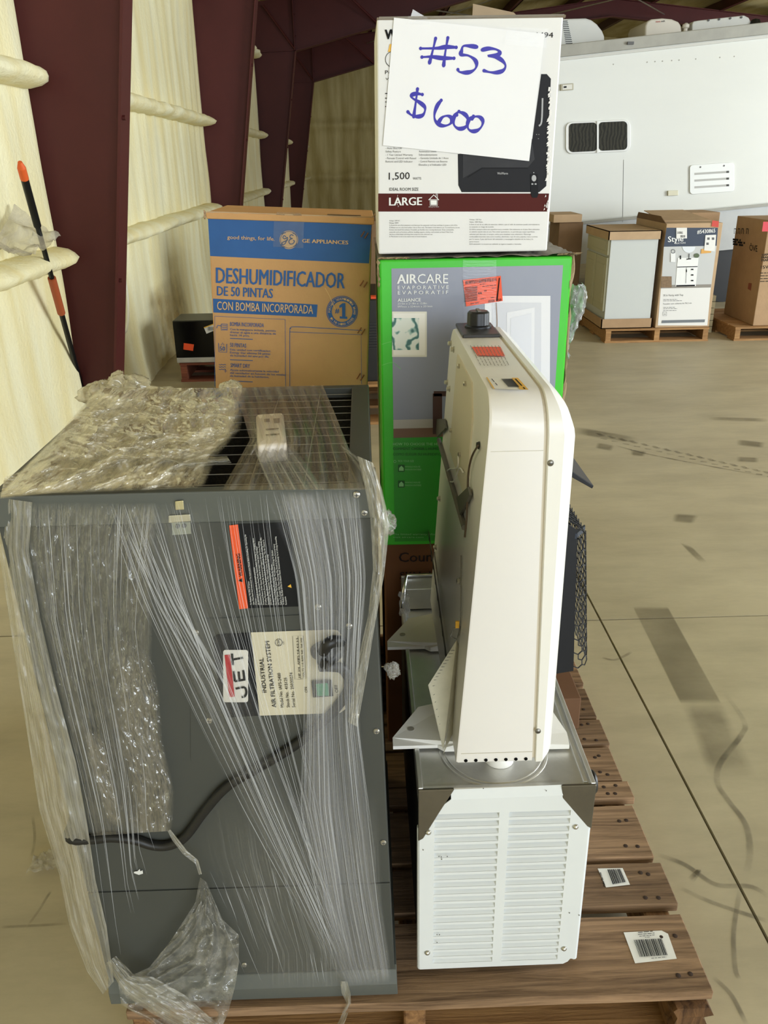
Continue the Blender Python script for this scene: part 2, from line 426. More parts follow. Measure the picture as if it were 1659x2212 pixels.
# ================================================================== THE BUILDING
concrete = bpy.data.materials.new('concrete'); concrete.use_nodes = True
def _conc():
    nt = concrete.node_tree; n = nt.nodes; L = nt.links; p = n['Principled BSDF']
    tc = n.new('ShaderNodeTexCoord')
    def nz(scale, detail, stretch=(1, 1, 1), rg=0.6):
        mp = n.new('ShaderNodeMapping'); mp.inputs['Scale'].default_value = stretch; L.new(tc.outputs['Object'], mp.inputs[0])
        a = n.new('ShaderNodeTexNoise'); a.inputs['Scale'].default_value = scale; a.inputs['Detail'].default_value = detail; a.inputs['Roughness'].default_value = rg
        L.new(mp.outputs[0], a.inputs[0]); return a.outputs[0]
    cr = n.new('ShaderNodeValToRGB'); e = cr.color_ramp.elements
    e[0].position = 0.3; e[0].color = lin('#aea286'); e[1].position = 0.7; e[1].color = lin('#c5ba9d')
    L.new(nz(0.9, 8, (1, 1.3, 1)), cr.inputs[0])
    mx = n.new('ShaderNodeMix'); mx.data_type = 'RGBA'; mx.blend_type = 'MULTIPLY'; mx.inputs[0].default_value = 1.0
    r = n.new('ShaderNodeMapRange'); r.inputs[1].default_value = 0.35; r.inputs[2].default_value = 0.6; r.inputs[3].default_value = 0.86; r.inputs[4].default_value = 1.04
    L.new(nz(3.5, 9, (0.5, 1.6, 1), 0.7), r.inputs[0])
    L.new(cr.outputs[0], mx.inputs[6]); L.new(r.outputs[0], mx.inputs[7]); L.new(mx.outputs[2], p.inputs['Base Color'])
    p.inputs['Roughness'].default_value = 0.48; p.inputs['Specular IOR Level'].default_value = 0.4
    r3 = n.new('ShaderNodeMapRange'); r3.inputs[3].default_value = 0.36; r3.inputs[4].default_value = 0.6
    L.new(nz(2.0, 5), r3.inputs[0]); L.new(r3.outputs[0], p.inputs['Roughness'])
_conc()
JX, JY = 0.792, 2.480
base = MB().box(-2.4, 14, -6, 28, -0.12, -0.012).build('floor', mat('joint_dark', '#4b4231', 0.9)); base['kind'] = 'structure'
xs = [-2.4, JX, JX+6.1, 14]; ys = [-6, JY-6.1, JY, JY+6.1, JY+12.2, JY+18.3, 28]
g = 0.0035
for i in range(len(xs)-1):
    for j in range(len(ys)-1):
        if ys[j+1] <= ys[j]: continue
        MB().box(xs[i]+g, xs[i+1]-g, ys[j]+g, ys[j+1]-g, -0.1, 0.0).build('slab', concrete, base)
# stains, scuffs and tyre marks on the concrete
st1 = decal_mat('stain_dark', '#5e543c', 0.5, 3.0, True)
st1b = decal_mat('stain_block', '#5a5038', 0.45, 2.0, False)
st2 = decal_mat('scuff_mark', '#4d4638', 0.4, 14.0, True)
def stain(pts, m_, z=0.0006):
    mb = MB(); P = [onZ(x, y, z) for x, y in pts]
    mb.grid(lambda u, v: (P[0]*(1-u)+P[1]*u)*(1-v)+(P[3]*(1-u)+P[2]*u)*v, 4, 4, lambda u, v: (u, v)); mb.build('stain', m_, base, kind='stuff')
stain([(1366, 1310), (1443, 1310), (1560, 1520), (1470, 1520)], st1b)
stain([(1470, 1515), (1560, 1512), (1640, 1680), (1530, 1680)], st1, 0.0005)
for q in [[(1240, 920), (1385, 945), (1380, 960), (1240, 938)], [(1290, 955), (1330, 962), (1322, 976), (1284, 968)], [(1362, 970), (1398, 974), (1392, 987), (1362, 984)],
          [(1455, 1108), (1512, 1112), (1500, 1132), (1450, 1128)], [(1590, 948), (1655, 955), (1650, 968), (1590, 962)], [(1530, 900), (1659, 903), (1659, 912), (1530, 908)],
          [(1465, 1170), (1495, 1180), (1530, 1215), (1510, 1215)], [(1590, 985), (1640, 988), (1640, 1000), (1590, 998)]]:
    stain(q, st1)
def scuff(pts, wd, z=0.0009):
    mb = MB(); P = [onZ(p[0], p[1], z) for p in sm2(pts, 8)]; n = len(P)
    for i, p in enumerate(P):
        d = (P[min(i+1, n-1)]-P[max(i-1, 0)]).normalized(); t = d.cross(V((0, 0, 1)))
        for k in (0, 1):
            mb.uv[len(mb.v)] = (0.02+0.5*k*2*0.48, i/(n-1)); mb.v.append(p+t*(k-0.5)*wd)
        mb.uv[len(mb.v)-1] = (0.98, i/(n-1))
    mb.f = [(2*i, 2*i+1, 2*i+3, 2*i+2) for i in range(n-1)]
    # a middle row so that the soft edge has a core
    m2 = MB()
    for i in range(n):
        a, b = mb.v[2*i], mb.v[2*i+1]
        for k in range(5):
            m2.uv[len(m2.v)] = (k/4, i/(n-1)); m2.v.append(a.lerp(b, k/4))
    for i in range(n-1):
        for k in range(4): m2.f.append((5*i+k, 5*i+k+1, 5*i+k+6, 5*i+k+5))
    m2.build('scuff', st2, base, kind='stuff')
scuff([(1568, 1500), (1608, 1560), (1600, 1590), (1555, 1650), (1550, 1690), (1570, 1725), (1610, 1780), (1620, 1840), (1612, 1885)], 0.018)
scuff([(1418, 1845), (1480, 1868), (1545, 1910), (1620, 1915), (1659, 1935)], 0.016)
scuff([(1470, 1918), (1540, 1950), (1659, 1990)], 0.014)
scuff([(1600, 1915), (1585, 2010), (1588, 2090), (1597, 2115)], 0.012)
scuff([(1540, 2110), (1580, 2150), (1612, 2212)], 0.012)
scuff([(1494, 1905), (1510, 1880), (1490, 1900)], 0.012)
scuff([(1365, 1408), (1330, 1425), (1300, 1420)], 0.012)
scuff([(0, 2003), (60, 2000), (150, 1995)], 0.008)
scuff([(110, 1925), (100, 1940), (85, 1965), (60, 2000)], 0.007)
scuff([(70, 1760), (75, 1810), (68, 1850)], 0.008)
for i in range(16):      # tread pattern of a tyre
    t = i/15; x = 1290+t*360; y = 935+t*82
    scuff([(x, y), (x+9, y+5), (x+14, y+4)], 0.03)
    scuff([(x+6, y+12), (x+22, y+14)], 0.02)
scuff([(1330, 962), (1420, 985), (1659, 1030)], 0.02)
for q in ([(880, 0), (0, 0)],):
    pass

# ---- spray foam
foam = bpy.data.materials.new('spray_foam'); foam.use_nodes = True
def _foam(M, c1, c2, sx):
    nt = M.node_tree; n = nt.nodes; L = nt.links; p = n['Principled BSDF']; p.inputs['Roughness'].default_value = 0.75; p.inputs['Specular IOR Level'].default_value = 0.25
    tc = n.new('ShaderNodeTexCoord')
    mp = n.new('ShaderNodeMapping'); mp.inputs['Scale'].default_value = sx; L.new(tc.outputs['Object'], mp.inputs[0])
    a = n.new('ShaderNodeTexNoise'); a.inputs['Scale'].default_value = 1.6; a.inputs['Detail'].default_value = 6; L.new(mp.outputs[0], a.inputs[0])
    cr = n.new('ShaderNodeValToRGB'); e = cr.color_ramp.elements; e[0].position = 0.35; e[1].position = 0.65; e[0].color = lin(c2); e[1].color = lin(c1)
    L.new(a.outputs[0], cr.inputs[0]); L.new(cr.outputs[0], p.inputs['Base Color'])
    b = n.new('ShaderNodeTexNoise'); b.inputs['Scale'].default_value = 45; b.inputs['Detail'].default_value = 4; L.new(tc.outputs['Object'], b.inputs[0])
    bp = n.new('ShaderNodeBump'); bp.inputs['Strength'].default_value = 0.35; bp.inputs['Distance'].default_value = 0.02; L.new(b.outputs[0], bp.inputs['Height']); L.new(bp.outputs[0], p.inputs['Normal'])
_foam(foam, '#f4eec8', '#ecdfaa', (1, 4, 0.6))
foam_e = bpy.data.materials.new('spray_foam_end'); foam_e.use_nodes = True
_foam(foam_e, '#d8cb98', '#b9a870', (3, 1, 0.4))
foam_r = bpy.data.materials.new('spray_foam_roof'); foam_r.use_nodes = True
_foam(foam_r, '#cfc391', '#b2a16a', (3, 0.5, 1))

COLY = [-0.25, 4.75, 9.7, 15.0, 20.6]
FX = -1.64
wall_left = MB()
def wl(u, v):
    y = -6 + 33.2*u; z = 4.1*v
    d = 0.035*fbm(y*1.1, z*0.35, 3.1, 4) + 0.004*math.sin(y*2*math.pi/0.3)*(0.4+0.6*min(1, z/1.2)) + 0.007*fbm(y*9, z*0.8, 1.0, 2)
    d += 0.05*max(0, 0.55-z)*(1+fbm(y*1.5, z, 9, 3))       # drips thicken towards the floor
    near = min(abs(y-c) for c in COLY)
    d -= 0.10*max(0, 1-abs(near)/0.06) if near < 0.06 else 0
    return (FX + d, y, z)
wall_left.grid(wl, 900, 70)
wo = wall_left.build('wall_left', foam, smooth=True); wo['kind'] = 'structure'
# girts wrapped in foam run between the columns
def girt(y0, y1, z, hh, dep, slope=0.0):
    mb = MB(); n = max(12, int((y1-y0)*16)); m_ = 14; rg = []
    for i in range(n+1):
        y = y0+(y1-y0)*(0 if i == 0 else 1 if i == n else (0.012/(y1-y0)+(i-1)/(n-2)*(1-0.024/(y1-y0)))); e = 0.72 if i in (0, n) else (0.95 if i in (1, n-1) else 1.0)
        ring = []
        for k in range(m_):
            t = 2*math.pi*k/m_; rr = 1+0.16*fbm(y*4, math.cos(t)*0.8, math.sin(t)*0.8+z*3, 3)
            ring.append((FX-0.03+max(-0.05, dep*math.copysign(abs(math.cos(t))**0.7, math.cos(t)))*e*rr, y, z+slope*(y-y0)+hh*math.sin(t)*rr*(0.5+0.5*e)))
        rg.append(ring)
    mb.rings(rg); mb.build('girt', foam, wo, smooth=True)
for a, b in [(-0.2, 4.62), (4.82, 9.62), (9.78, 14.9), (15.1, 20.5), (20.7, 27)]:
    for gz in (1.885, 1.035, 3.04): girt(a+0.05, b, gz, 0.055, 0.17)
# damp stain of bare foam at the foot of the second bay is a patch of darker foam
stm = decal_mat('foam_stain', '#8c7440', 0.75, 5.0, True)
mb = MB(); mb.grid(lambda u, v: (FX+0.115-0.06*v, 6.25+1.25*u, 0.02+0.62*v), 6, 6, lambda u, v: (u, v)); mb.build('stain', stm, wo, kind='stuff')

end = MB()
def ew(u, v):
    x = -1.8+15.8*u; z = (3.95+0.11*(x+1.68))*v
    d = 0.04*fbm(x*1.2, z*0.5, 5, 4)+0.02*math.sin(x*2*math.pi/0.45)
    for gz in (1.05, 2.45): d += 0.16*math.exp(-((z-gz)/0.14)**2)
    return (x, 27.0-d, z)
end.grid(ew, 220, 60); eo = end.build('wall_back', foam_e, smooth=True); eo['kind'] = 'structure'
# right hand wall beyond the side door
def rwf(u, v):
    y = 5.4+21.8*u; z = 5.2*v
    return (11.5-0.04*fbm(y, z*0.5, 7, 3), y, z)
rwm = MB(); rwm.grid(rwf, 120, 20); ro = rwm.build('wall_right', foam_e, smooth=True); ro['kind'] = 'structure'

# roof deck and purlins
def roofz(x): return 4.02+0.11*(x+1.68) if x < 5.5 else 4.02+0.11*7.18-0.11*(x-5.5)
rf = MB()
def rff(u, v):
    x = -2.0+14*u; y = -6+33.2*v
    return (x, y, roofz(x)+0.03*fbm(x*2, y*0.6, 2, 3))
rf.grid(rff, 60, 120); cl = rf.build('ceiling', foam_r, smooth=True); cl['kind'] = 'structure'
for x in (-1.2, 0.3, 1.8, 3.3, 4.8, 6.4, 7.9, 9.4):
    z = roofz(x)
    pm = MB(); pm.box(x-0.012, x+0.012, -5.5, 26.8, z-0.21, z+0.02); pm.box(x-0.07, x+0.012, -5.5, 26.8, z-0.21, z-0.195)
    pm.build('purlin', maroon, cl)
for (xa, ya, xb, yb) in ((0.2, 15.2, 3.4, 20.4), (3.4, 15.2, 0.2, 20.4), (3.6, 15.2, 6.6, 20.4), (6.6, 15.2, 3.6, 20.4)):
    mb = MB().cyl((xa, ya, roofz(xa)-0.42), (xb, yb, roofz(xb)-0.42), 0.012, n=6); mb.build('brace_rod', zinc, cl)

# ---- steel portal frames
def xin(z): return -1.49+0.16*z
def frame(Y, label, full=True):
    t = empty('steel_column', (-1.6, Y, 0), label, 'steel column', 'maroon steel columns with rafters')
    K = 3.10
    w_ = MB(); w_.prism([(-1.78, Y-0.004, 0.0), (xin(0), Y-0.004, 0.0), (xin(K), Y-0.004, K), (xin(K), Y-0.004, 3.84), (-1.78, Y-0.004, 3.76)], (0, 0.008, 0))
    w_.build('column_web', maroon, t)
    f = MB(); f.prism([(xin(0), Y-0.09, 0), (xin(0)+0.014, Y-0.09, 0), (xin(K)+0.014, Y-0.09, K), (xin(K), Y-0.09, K)], (0, 0.18, 0)); f.build('inner_flange', maroon, t)
    f = MB().box(-1.79, -1.77, Y-0.09, Y+0.09, 0, 3.78); f.build('outer_flange', maroon, t)
    b = MB().box(-1.80, xin(0)+0.03, Y-0.11, Y+0.11, 0, 0.016); b.build('base_plate', maroon, t)
    # rafter: deep at the knee, thinner at the ridge, the same on the far side
    def rb(x): return K+0.245*(x-xin(K)) if x < 2.6 else K+0.245*(2.6-xin(K))+0.10*(x-2.6)
    def rtop(x): return roofz(x)-0.22
    X = [xin(K), 0.5, 2.6, 5.5, 8.2, 11.4]
    def rbot(x): return rb(x) if x <= 5.5 else max(rb(11-x), 3.1)
    r_ = MB()
    for a, c in zip(X, X[1:]):
        r_.prism([(a, Y-0.004, rbot(a)), (c, Y-0.004, rbot(c)), (c, Y-0.004, rtop(c)), (a, Y-0.004, rtop(a))], (0, 0.008, 0))
    r_.build('rafter_web', maroon, t)
    lf = MB(); uf = MB()
    for a, c in zip(X, X[1:]):
        lf.prism([(a, Y-0.09, rbot(a)-0.014), (c, Y-0.09, rbot(c)-0.014), (c, Y-0.09, rbot(c)), (a, Y-0.09, rbot(a))], (0, 0.18, 0))
        uf.prism([(a, Y-0.09, rtop(a)), (c, Y-0.09, rtop(c)), (c, Y-0.09, rtop(c)+0.014), (a, Y-0.09, rtop(a)+0.014)], (0, 0.18, 0))
    lf.build('lower_flange', maroon, t); uf.build('upper_flange', maroon, t)
    s_ = MB().box(xin(K)-0.006, xin(K)+0.006, Y-0.09, Y+0.09, K, rtop(xin(K))); s_.build('end_plate', maroon, t)
    s_ = MB().prism([(-1.78, Y-0.05, K-0.03), (xin(K), Y-0.05, K), (xin(K), Y-0.05, K+0.012), (-1.78, Y-0.05, K-0.018)], (0, 0.1, 0)); s_.build('stiffener', maroon, t)
    for (xa, za, xb, zb) in ((-1.45, 3.72, xin(K), K+0.02), (-0.25, 3.9, 0.35, rbot(0.35))):
        s_ = MB().cyl((xa, Y-0.35 if xb > 0 else Y-0.06, za), (xb, Y-0.05, zb), 0.018, n=6); s_.build('flange_brace', maroon, t)
    for z in (0.9, 1.7, 2.4, 3.3, 3.6):
        x_ = xin(min(z, K))+0.014
        MB().cyl((x_, Y-0.06, z), (x_+0.016, Y-0.06, z), 0.012, n=6).build('bolt', maroon, t)
    return t
frame(COLY[0], 'maroon tapered steel column and rafter beside the photographer')
frame(COLY[1], 'nearest maroon steel column in view, behind the leaning pole')
frame(COLY[2], 'maroon steel column rising right behind the brown dehumidifier carton')
frame(COLY[3], 'dark maroon steel column, third column from the leaning pole')
frame(COLY[4], 'farthest dark maroon steel column in front of the end wall')

# thin pale hose stuck to the foam wall
hp = [onX(x, y, FX+0.07) for x, y in sm2([(262, 575), (270, 610), (275, 650), (275, 690), (270, 715), (258, 724)], 5)]
ho = MB().tube(hp, 0.012, 8).build('hose', mat('cream_hose', '#e9e4cc', 0.5), smooth=True)
tag(ho, 'thin cream hose looped down the foam wall behind the nearest column', 'hose')

# plastic scrap lying on the girt
scr = MB()
A = onX(52, 540, -1.40)
def sfn(u, v):
    y = 3.55+0.62*u; h_ = 0.04+0.15*(abs(u-0.42)**1.1)*2.0*(1-0.35*v)
    return (-1.62+0.19*v+0.02*fbm(u*6, v*4, 2), y, 1.115+h_*(1-v*0.6)+0.025*fbm(u*7, v*5, 7))
scr.grid(sfn, 24, 14, lambda u, v: (u, v))
so = scr.build('plastic_scrap', film_mat('film_scrap', 0.55, 0.3, 6, 6, '#d9d3c4', gl=0.06), smooth=True)
tag(so, 'crumpled clear plastic scrap lying on the foam ledge beside the pole', 'plastic scrap')

# telescopic pole leaning on the wall
pt, pb = onX(43, 350, -1.44), onZ(199, 918, 0.0)
pole = empty('telescopic_pole', pb, 'black telescopic pole with orange grips leaning against the foam wall', 'pole')
D = (pt-pb)
def seg(a, c, r, name, m_, n=12, r2=None): MB().cyl(pb+D*a, pb+D*c, r, r2, n).build(name, m_, pole, smooth=0.6)
blk = mat('pole_black', '#16181a', 0.3, 0.3); org = mat('pole_orange', '#e0622a', 0.5); orgd = mat('pole_grip_brown', '#a5512c', 0.55)
seg(0.0, 0.57, 0.014, 'lower_tube', blk); seg(0.52, 0.65, 0.02, 'grip', orgd); seg(0.65, 0.82, 0.012, 'upper_tube', blk)
seg(0.82, 0.955, 0.017, 'handle', blk); seg(0.955, 0.985, 0.018, 'end_cap', org); seg(0.985, 1.0, 0.018, 'cap_tip', org, 12, 0.009)
seg(0.045, 0.055, 0.028, 'clip', zinc)

# ================================================================== TRAVEL TRAILER
RY = 9.0
rv_white = mat('trailer_white', '#dfe0d8', 0.32, var=0.05, vscale=0.8, stretch=(0.5, 1, 2))
rv_grey = mat('trailer_skirt', '#c3c5c3', 0.4, var=0.15, vscale=3)
rv_trim = mat('trailer_trim', '#a9a79c', 0.55, var=0.2, vscale=5)
rv = empty('travel_trailer', (3.5, 10.2, 0), 'long white travel trailer parked behind the cartons, nose tilted up', 'trailer')
def seam(x): return 0.832+0.074*(x-1.927)
def roofl(x): return 2.44+0.084*(x-1.96)
xl, xr = 1.15, 7.2
def side_prism(zlo, zhi, y0, y1, x0=xl, x1=xr):
    return MB().prism([(x0, y0, zlo(x0)), (x1, y0, zlo(x1)), (x1, y0, zhi(x1)), (x0, y0, zhi(x0))], (0, y1-y0, 0))
side_prism(seam, roofl, RY, RY+2.4).build('body_shell', rv_white, rv, bevel=0.02)
side_prism(lambda x: seam(x)-0.42, lambda x: seam(x)-0.008, RY+0.012, RY+2.388).build('skirt', rv_grey, rv)
side_prism(lambda x: seam(x)-0.02, lambda x: seam(x)+0.008, RY-0.008, RY+0.01).build('seam_moulding', rv_trim, rv)
side_prism(lambda x: roofl(x)-0.075, lambda x: roofl(x)+0.03, RY-0.014, RY+0.06).build('roof_edge', rv_trim, rv, bevel=0.008)
side_prism(lambda x: roofl(x)-0.105, lambda x: roofl(x)-0.083, RY-0.022, RY+0.01).build('gutter_rail', mat('rail_grey', '#c9c8c0', 0.4), rv)
F = Face((0, RY, 0), (0, -1, 0), 0.002)
pan = MB(); F.line(pan, [(1347, 345), (1345, 480)], 0.8, 1); pan.build('panel_joint', grey_print, rv)
for x in (1.9, 3.9, 5.6):       # running gear, hidden low down
    for y in (RY+0.2, RY+2.15):
        zc = 0.33
        MB().cyl((x, y-0.1, zc), (x, y+0.1, zc), zc, n=24).build('wheel', black, rv)
        MB().box(x-0.05, x+0.05, y-0.05, y+0.05, zc, seam(x)-0.4).build('suspension_arm', rv_trim, rv)
# window: frame, two panes, divider
def rrect(x0, y0, x1, y1, r, sl=0.0, n=5):
    out = []
    for cx, cy, a0 in ((x1-r, y1-r, 0), (x0+r, y1-r, 90), (x0+r, y0+r, 180), (x1-r, y0+r, 270)):
        for i in range(n+1):
            t = math.radians(a0+90*i/n); out.append((cx+r*math.cos(t), cy+r*math.sin(t)+sl*(cx-x0)))
    return out[::-1]
def plate(F, pts, k0, k1):
    a = [F.at(x, y, k0) for x, y in pts]; b = [F.at(x, y, k1) for x, y in pts]
    return MB().rings([a, b])
plate(F, rrect(1222, 264, 1362, 333, 14, -0.045), 0, 9).build('window_frame', mat('win_white', '#e6e6e1', 0.35), rv, bevel=0.004)
gl = bpy.data.materials.new('tinted_glass'); gl.use_nodes = True
def _gl():
    n = gl.node_tree.nodes; L = gl.node_tree.links; p = n['Principled BSDF']; p.inputs['Roughness'].default_value = 0.4; p.inputs['Specular IOR Level'].default_value = 0.12
    tc = n.new('ShaderNodeTexCoord'); wv = n.new('ShaderNodeTexWave'); wv.inputs['Scale'].default_value = 9; wv.inputs['Distortion'].default_value = 7; wv.inputs['Detail'].default_value = 2
    L.new(tc.outputs['Object'], wv.inputs[0]); cr = n.new('ShaderNodeValToRGB'); cr.color_ramp.elements[0].color = lin('#22211a'); cr.color_ramp.elements[1].color = lin('#3d3b30')
    L.new(wv.outputs[0], cr.inputs[0]); L.new(cr.outputs[0], p.inputs['Base Color'])
_gl()
plate(F, rrect(1229, 267, 1290, 329, 9, -0.045), 8, 11).build('pane', gl, rv)
plate(F, rrect(1293, 264.3, 1355, 326, 9, -0.045), 8, 11).build('pane', gl, rv)
plate(F, [(1289.5, 330), (1293.5, 330), (1293.5, 262), (1289.5, 262)], 9, 16).build('window_divider', mat('win_white', '#e6e6e1'), rv)
# refrigerator vent
vw = mat('vent_white', '#eceeea', 0.4)
vn = plate(F, rrect(1490, 357, 1586, 420, 7, -0.07), 0, 8).build('vent_cover', vw, rv, bevel=0.003)
for i in range(3):
    y = 373+i*14.5
    plate(F, [(1500, y+5), (1575, y+0.3), (1575, y-4.2), (1500, y+0.5)], 7.9, 8.6).build('slot', mat('slot_grey', '#b5b4ae', 0.6), vn)
    plate(F, [(1569, y+0.7), (1575, y+0.3), (1575, y-4.2), (1569, y-3.8)], 8.5, 9.1).build('slot_end_shade', mat('slot_shade', '#4a4944', 0.7), vn)  # dark plate painted as the shade at the recessed end of the slot
for x, y in ((1513, 361), (1564, 358)):
    p = F.at(x, y, 8); MB().cyl(p, p+V((0, -0.004, 0)), 0.008, n=8).build('vent_screw', grey_print, vn)
# marker light, door light, small fixtures
plate(F, [(1443, 423), (1465, 422), (1465, 411), (1443, 412)], 0, 14).build('marker_light', mat('marker_cream', '#d8d3b8', 0.4), rv, bevel=0.003)
plate(F, [(1211, 196), (1239, 194), (1239, 180), (1211, 182)], 0, 14).build('porch_light', mat('porch_tan', '#b9b29a', 0.5), rv, bevel=0.004)
plate(F, [(1215, 194), (1236, 192.5), (1236, 182), (1215, 183.5)], 14, 16).build('porch_lens', mat('lens', '#d9d6c8', 0.3), rv)
plate(F, [(1218, 190), (1224, 189.5), (1224, 186), (1218, 186.5)], 16, 18).build('porch_switch', black_print, rv)
p = F.at(1360, 94, 0); MB().box(p.x-0.03, p.x+0.03, RY-0.04, RY-0.01, p.z-0.012, p.z+0.012).build('awning_clip', grey_print, rv)
for i, x in enumerate((1325, 1398, 1415, 1431, 1451, 1467, 1503, 1555, 1586)):
    p = F.at(x, 139-(x-1325)*0.065, 0); MB().cyl(p, p+V((0, -0.003, 0)), 0.006, n=6).build('rivet', rv_trim, rv)
# roof top units stand on the roof: parts of the trailer
ay = RY+0.55
cream_ac = mat('ac_cream', '#e4ded1', 0.45); white_ac = mat('ac_white', '#dfe0db', 0.45)
def roof_unit(pts, depth, name, m_, bev=0.02):
    P = [onY(x, y, ay) for x, y in pts]
    return MB().prism(P, (0, depth, 0)).build(name, m_, rv, bevel=bev, seg=3, smooth=0.7)
a1 = roof_unit([(1150, 120), (1306, 108), (1306, 78), (1301, 66), (1290, 52), (1278, 43), (1266, 39), (1160, 42), (1150, 55)], 0.7, 'roof_air_conditioner', white_ac)
for i in range(13):
    y = 45+i*4.0
    Pq = [onY(x, yy, ay-0.004) for x, yy in ((1214+i*0.7, y+1.6), (1226+i*0.9, y+1.2), (1226+i*0.9, y-0.4), (1214+i*0.7, y))]
    MB().prism(Pq, (0, 0.006, 0)).build('louvre', black, a1)
roof_unit([(1393, 95), (1474, 85), (1472, 55), (1466, 47), (1452, 41), (1432, 39), (1408, 41), (1398, 46), (1394, 56)], 0.6, 'vent_dome', cream_ac)
fl = MB(); F2 = Face((0, ay, 0), (0, -1, 0), 0.002); F2.text(fl, 'MAX', (1417, 49), (1427, 48), 3.2, 0.02); fl.build('dome_lettering_red', mat('red_print', '#b5362c', 0.5), rv)
fl = MB(); F2.text(fl, 'AIR', (1428, 48), (1437, 47), 3.2, 0.02); fl.build('dome_lettering', grey_print, rv)
p = onY(1481, 62, ay); MB().lathe((p.x, ay, p.z-0.1), [(0.02, 0), (0.02, 0.1), (0.034, 0.11), (0.034, 0.135), (0.012, 0.15)], n=12).build('vent_pipe', cream_ac, rv)
rc = roof_unit([(1495, 80), (1624, 66), (1623, 48), (1618, 38), (1608, 33), (1510, 44), (1498, 46), (1495, 52)], 0.5, 'refrigerator_roof_vent', white_ac, 0.012)
for x in (1530, 1553, 1577, 1601):
    q = onY(x, 44-(x-1530)*0.09, ay); MB().cyl(q, q+V((0, -0.012, 0)), 0.01, n=8).build('roof_screw', grey_print, rc)
p = onY(1632, 45, ay); MB().lathe((p.x, ay, p.z-0.06), [(0.05, 0), (0.06, 0.03), (0.04, 0.07), (0.01, 0.08)], n=14).build('roof_antenna', black, rv)

# ================================================================== CARTONS IN THE BACKGROUND
def small_pallet(name, x0, x1, y0, y1, h, label, wm, nb=6, block=False):
    t = empty(name, ((x0+x1)/2, (y0+y1)/2, 0), label, 'pallet', 'pallets on the far floor')
    bh = 0.016; bd = (y1-y0-0.02*(nb-1))/nb
    b0 = MB().box(x0, x1, y0, y0+bd, h-bh, h).build('deck_board', wm, t)
    copies(b0, t, [(0, i*(bd+0.02), 0) for i in range(1, nb)])
    b1 = MB().box(x0, x1, y0, y0+bd, 0, bh).build('bottom_board', wm, t)
    copies(b1, t, [(0, y1-y0-bd, 0), (0, (y1-y0-bd)/2, 0)])
    s0 = MB().box(x0+0.005, x0+0.05, y0+0.004, y1-0.004, bh, h-bh).build('stringer', wm, t)
    copies(s0, t, [(x1-x0-0.055, 0, 0), ((x1-x0-0.055)/2, 0, 0)])
    return t
def carton(name, x0, x1, y0, y1, z0, z1, label, m_, cat='carton', group=None, bevel=0.004):
    t = empty(name, ((x0+x1)/2, (y0+y1)/2, z0), label, cat, group)
    MB().box(x0, x1, y0, y1, z0, z1).build('carton_body', m_, t, bevel=bevel)
    return t
small_pallet('pallet', 2.06, 2.955, 7.08, 8.0, 0.118, 'pale wooden pallet under the grey cabinet and the vanity carton', pal_wood_far)
# grey-white base cabinet with cardboard caps
cab = empty('base_cabinet', (2.23, 7.45, 0.118), 'pale grey base cabinet with cardboard caps, doors facing left', 'cabinet')
cgrey = mat('cabinet_grey', '#c6c9c4', 0.5); 
MB().box(2.05, 2.445, 7.12, 7.82, 0.15, 0.89).build('cabinet_body', cgrey, cab, bevel=0.003)
cdoor = mat('cabinet_front', '#b9b69a', 0.5)
for y0_, y1_, z0_, z1_ in ((7.14, 7.465, 0.26, 0.70), (7.475, 7.80, 0.26, 0.70)):
    d_ = MB().box(2.034, 2.05, y0_, y1_, z0_, z1_).build('door', cdoor, cab, bevel=0.002)
    MB().box(2.030, 2.035, y0_+0.05, y1_-0.05, z0_+0.06, z1_-0.06).build('door_panel', cdoor, d_, bevel=0.002)
d_ = MB().box(2.034, 2.05, 7.14, 7.80, 0.72, 0.86).build('drawer_front', cdoor, cab, bevel=0.002)
MB().box(2.030, 2.035, 7.19, 7.75, 0.75, 0.83).build('drawer_panel', cdoor, d_, bevel=0.002)
def cap(z0, z1, m_, open_top=False, inset=0):
    mb = MB(); x0, x1, y0, y1 = 2.022, 2.46, 7.10, 7.84
    mb.box(x0, x1, y0, y0+0.008, z0, z1); mb.box(x0, x1, y1-0.008, y1, z0, z1); mb.box(x0, x0+0.008, y0, y1, z0, z1); mb.box(x1-0.008, x1, y0, y1, z0, z1)
    mb.box(x0, x1, y0, y1, z0 if not open_top else z1-0.006, z0+0.006 if not open_top else z1)
    return mb
cap(0.845, 0.915, kraft, True).build('top_cap', kraft_l, cab); cap(0.12, 0.20, kraft).build('bottom_cap', kraft, cab)

# vanity carton with printed front
vc = empty('vanity_carton', (2.72, 7.5, 0.118), 'tall vanity carton with a navy printed panel and photo, beside the grey cabinet', 'carton')
vx0, vx1, vy0, vy1, vz0, vz1 = 2.49, 2.955, 7.10, 7.90, 0.119, 0.965
MB().box(vx0, vx1, vy0, vy1, vz0, vz1).build('carton_body', kraft_l, vc, bevel=0.004)
fm = MB(); fm.prism([(vx0, vy0+0.03, vz1), (vx0, vy1, vz1), (vx0-0.005, vy1-0.05, vz1+0.05), (vx0-0.005, vy0+0.15, vz1+0.05)], (0.006, 0, 0)); fm.build('flap', kraft_d, vc)
fm = MB(); fm.prism([(vx0+0.06, vy0+0.25, vz1), (vx1, vy0+0.25, vz1), (vx1-0.05, vy1, vz1+0.055), (vx0+0.06, vy1, vz1+0.055)], (0, 0, 0.005)); fm.build('flap', kraft_l, vc)
F = Face((0, vy0, 0), (0, -1, 0), 0.0012)
def fit(p):  # small correction so that print lies square on the carton
    return p
q = MB(); F.poly(q, [(1434, 533), (1548, 531), (1551, 492), (1440, 492)]); q.build('navy_panel', mat('navy_print', '#2f3a4d', 0.5), vc)
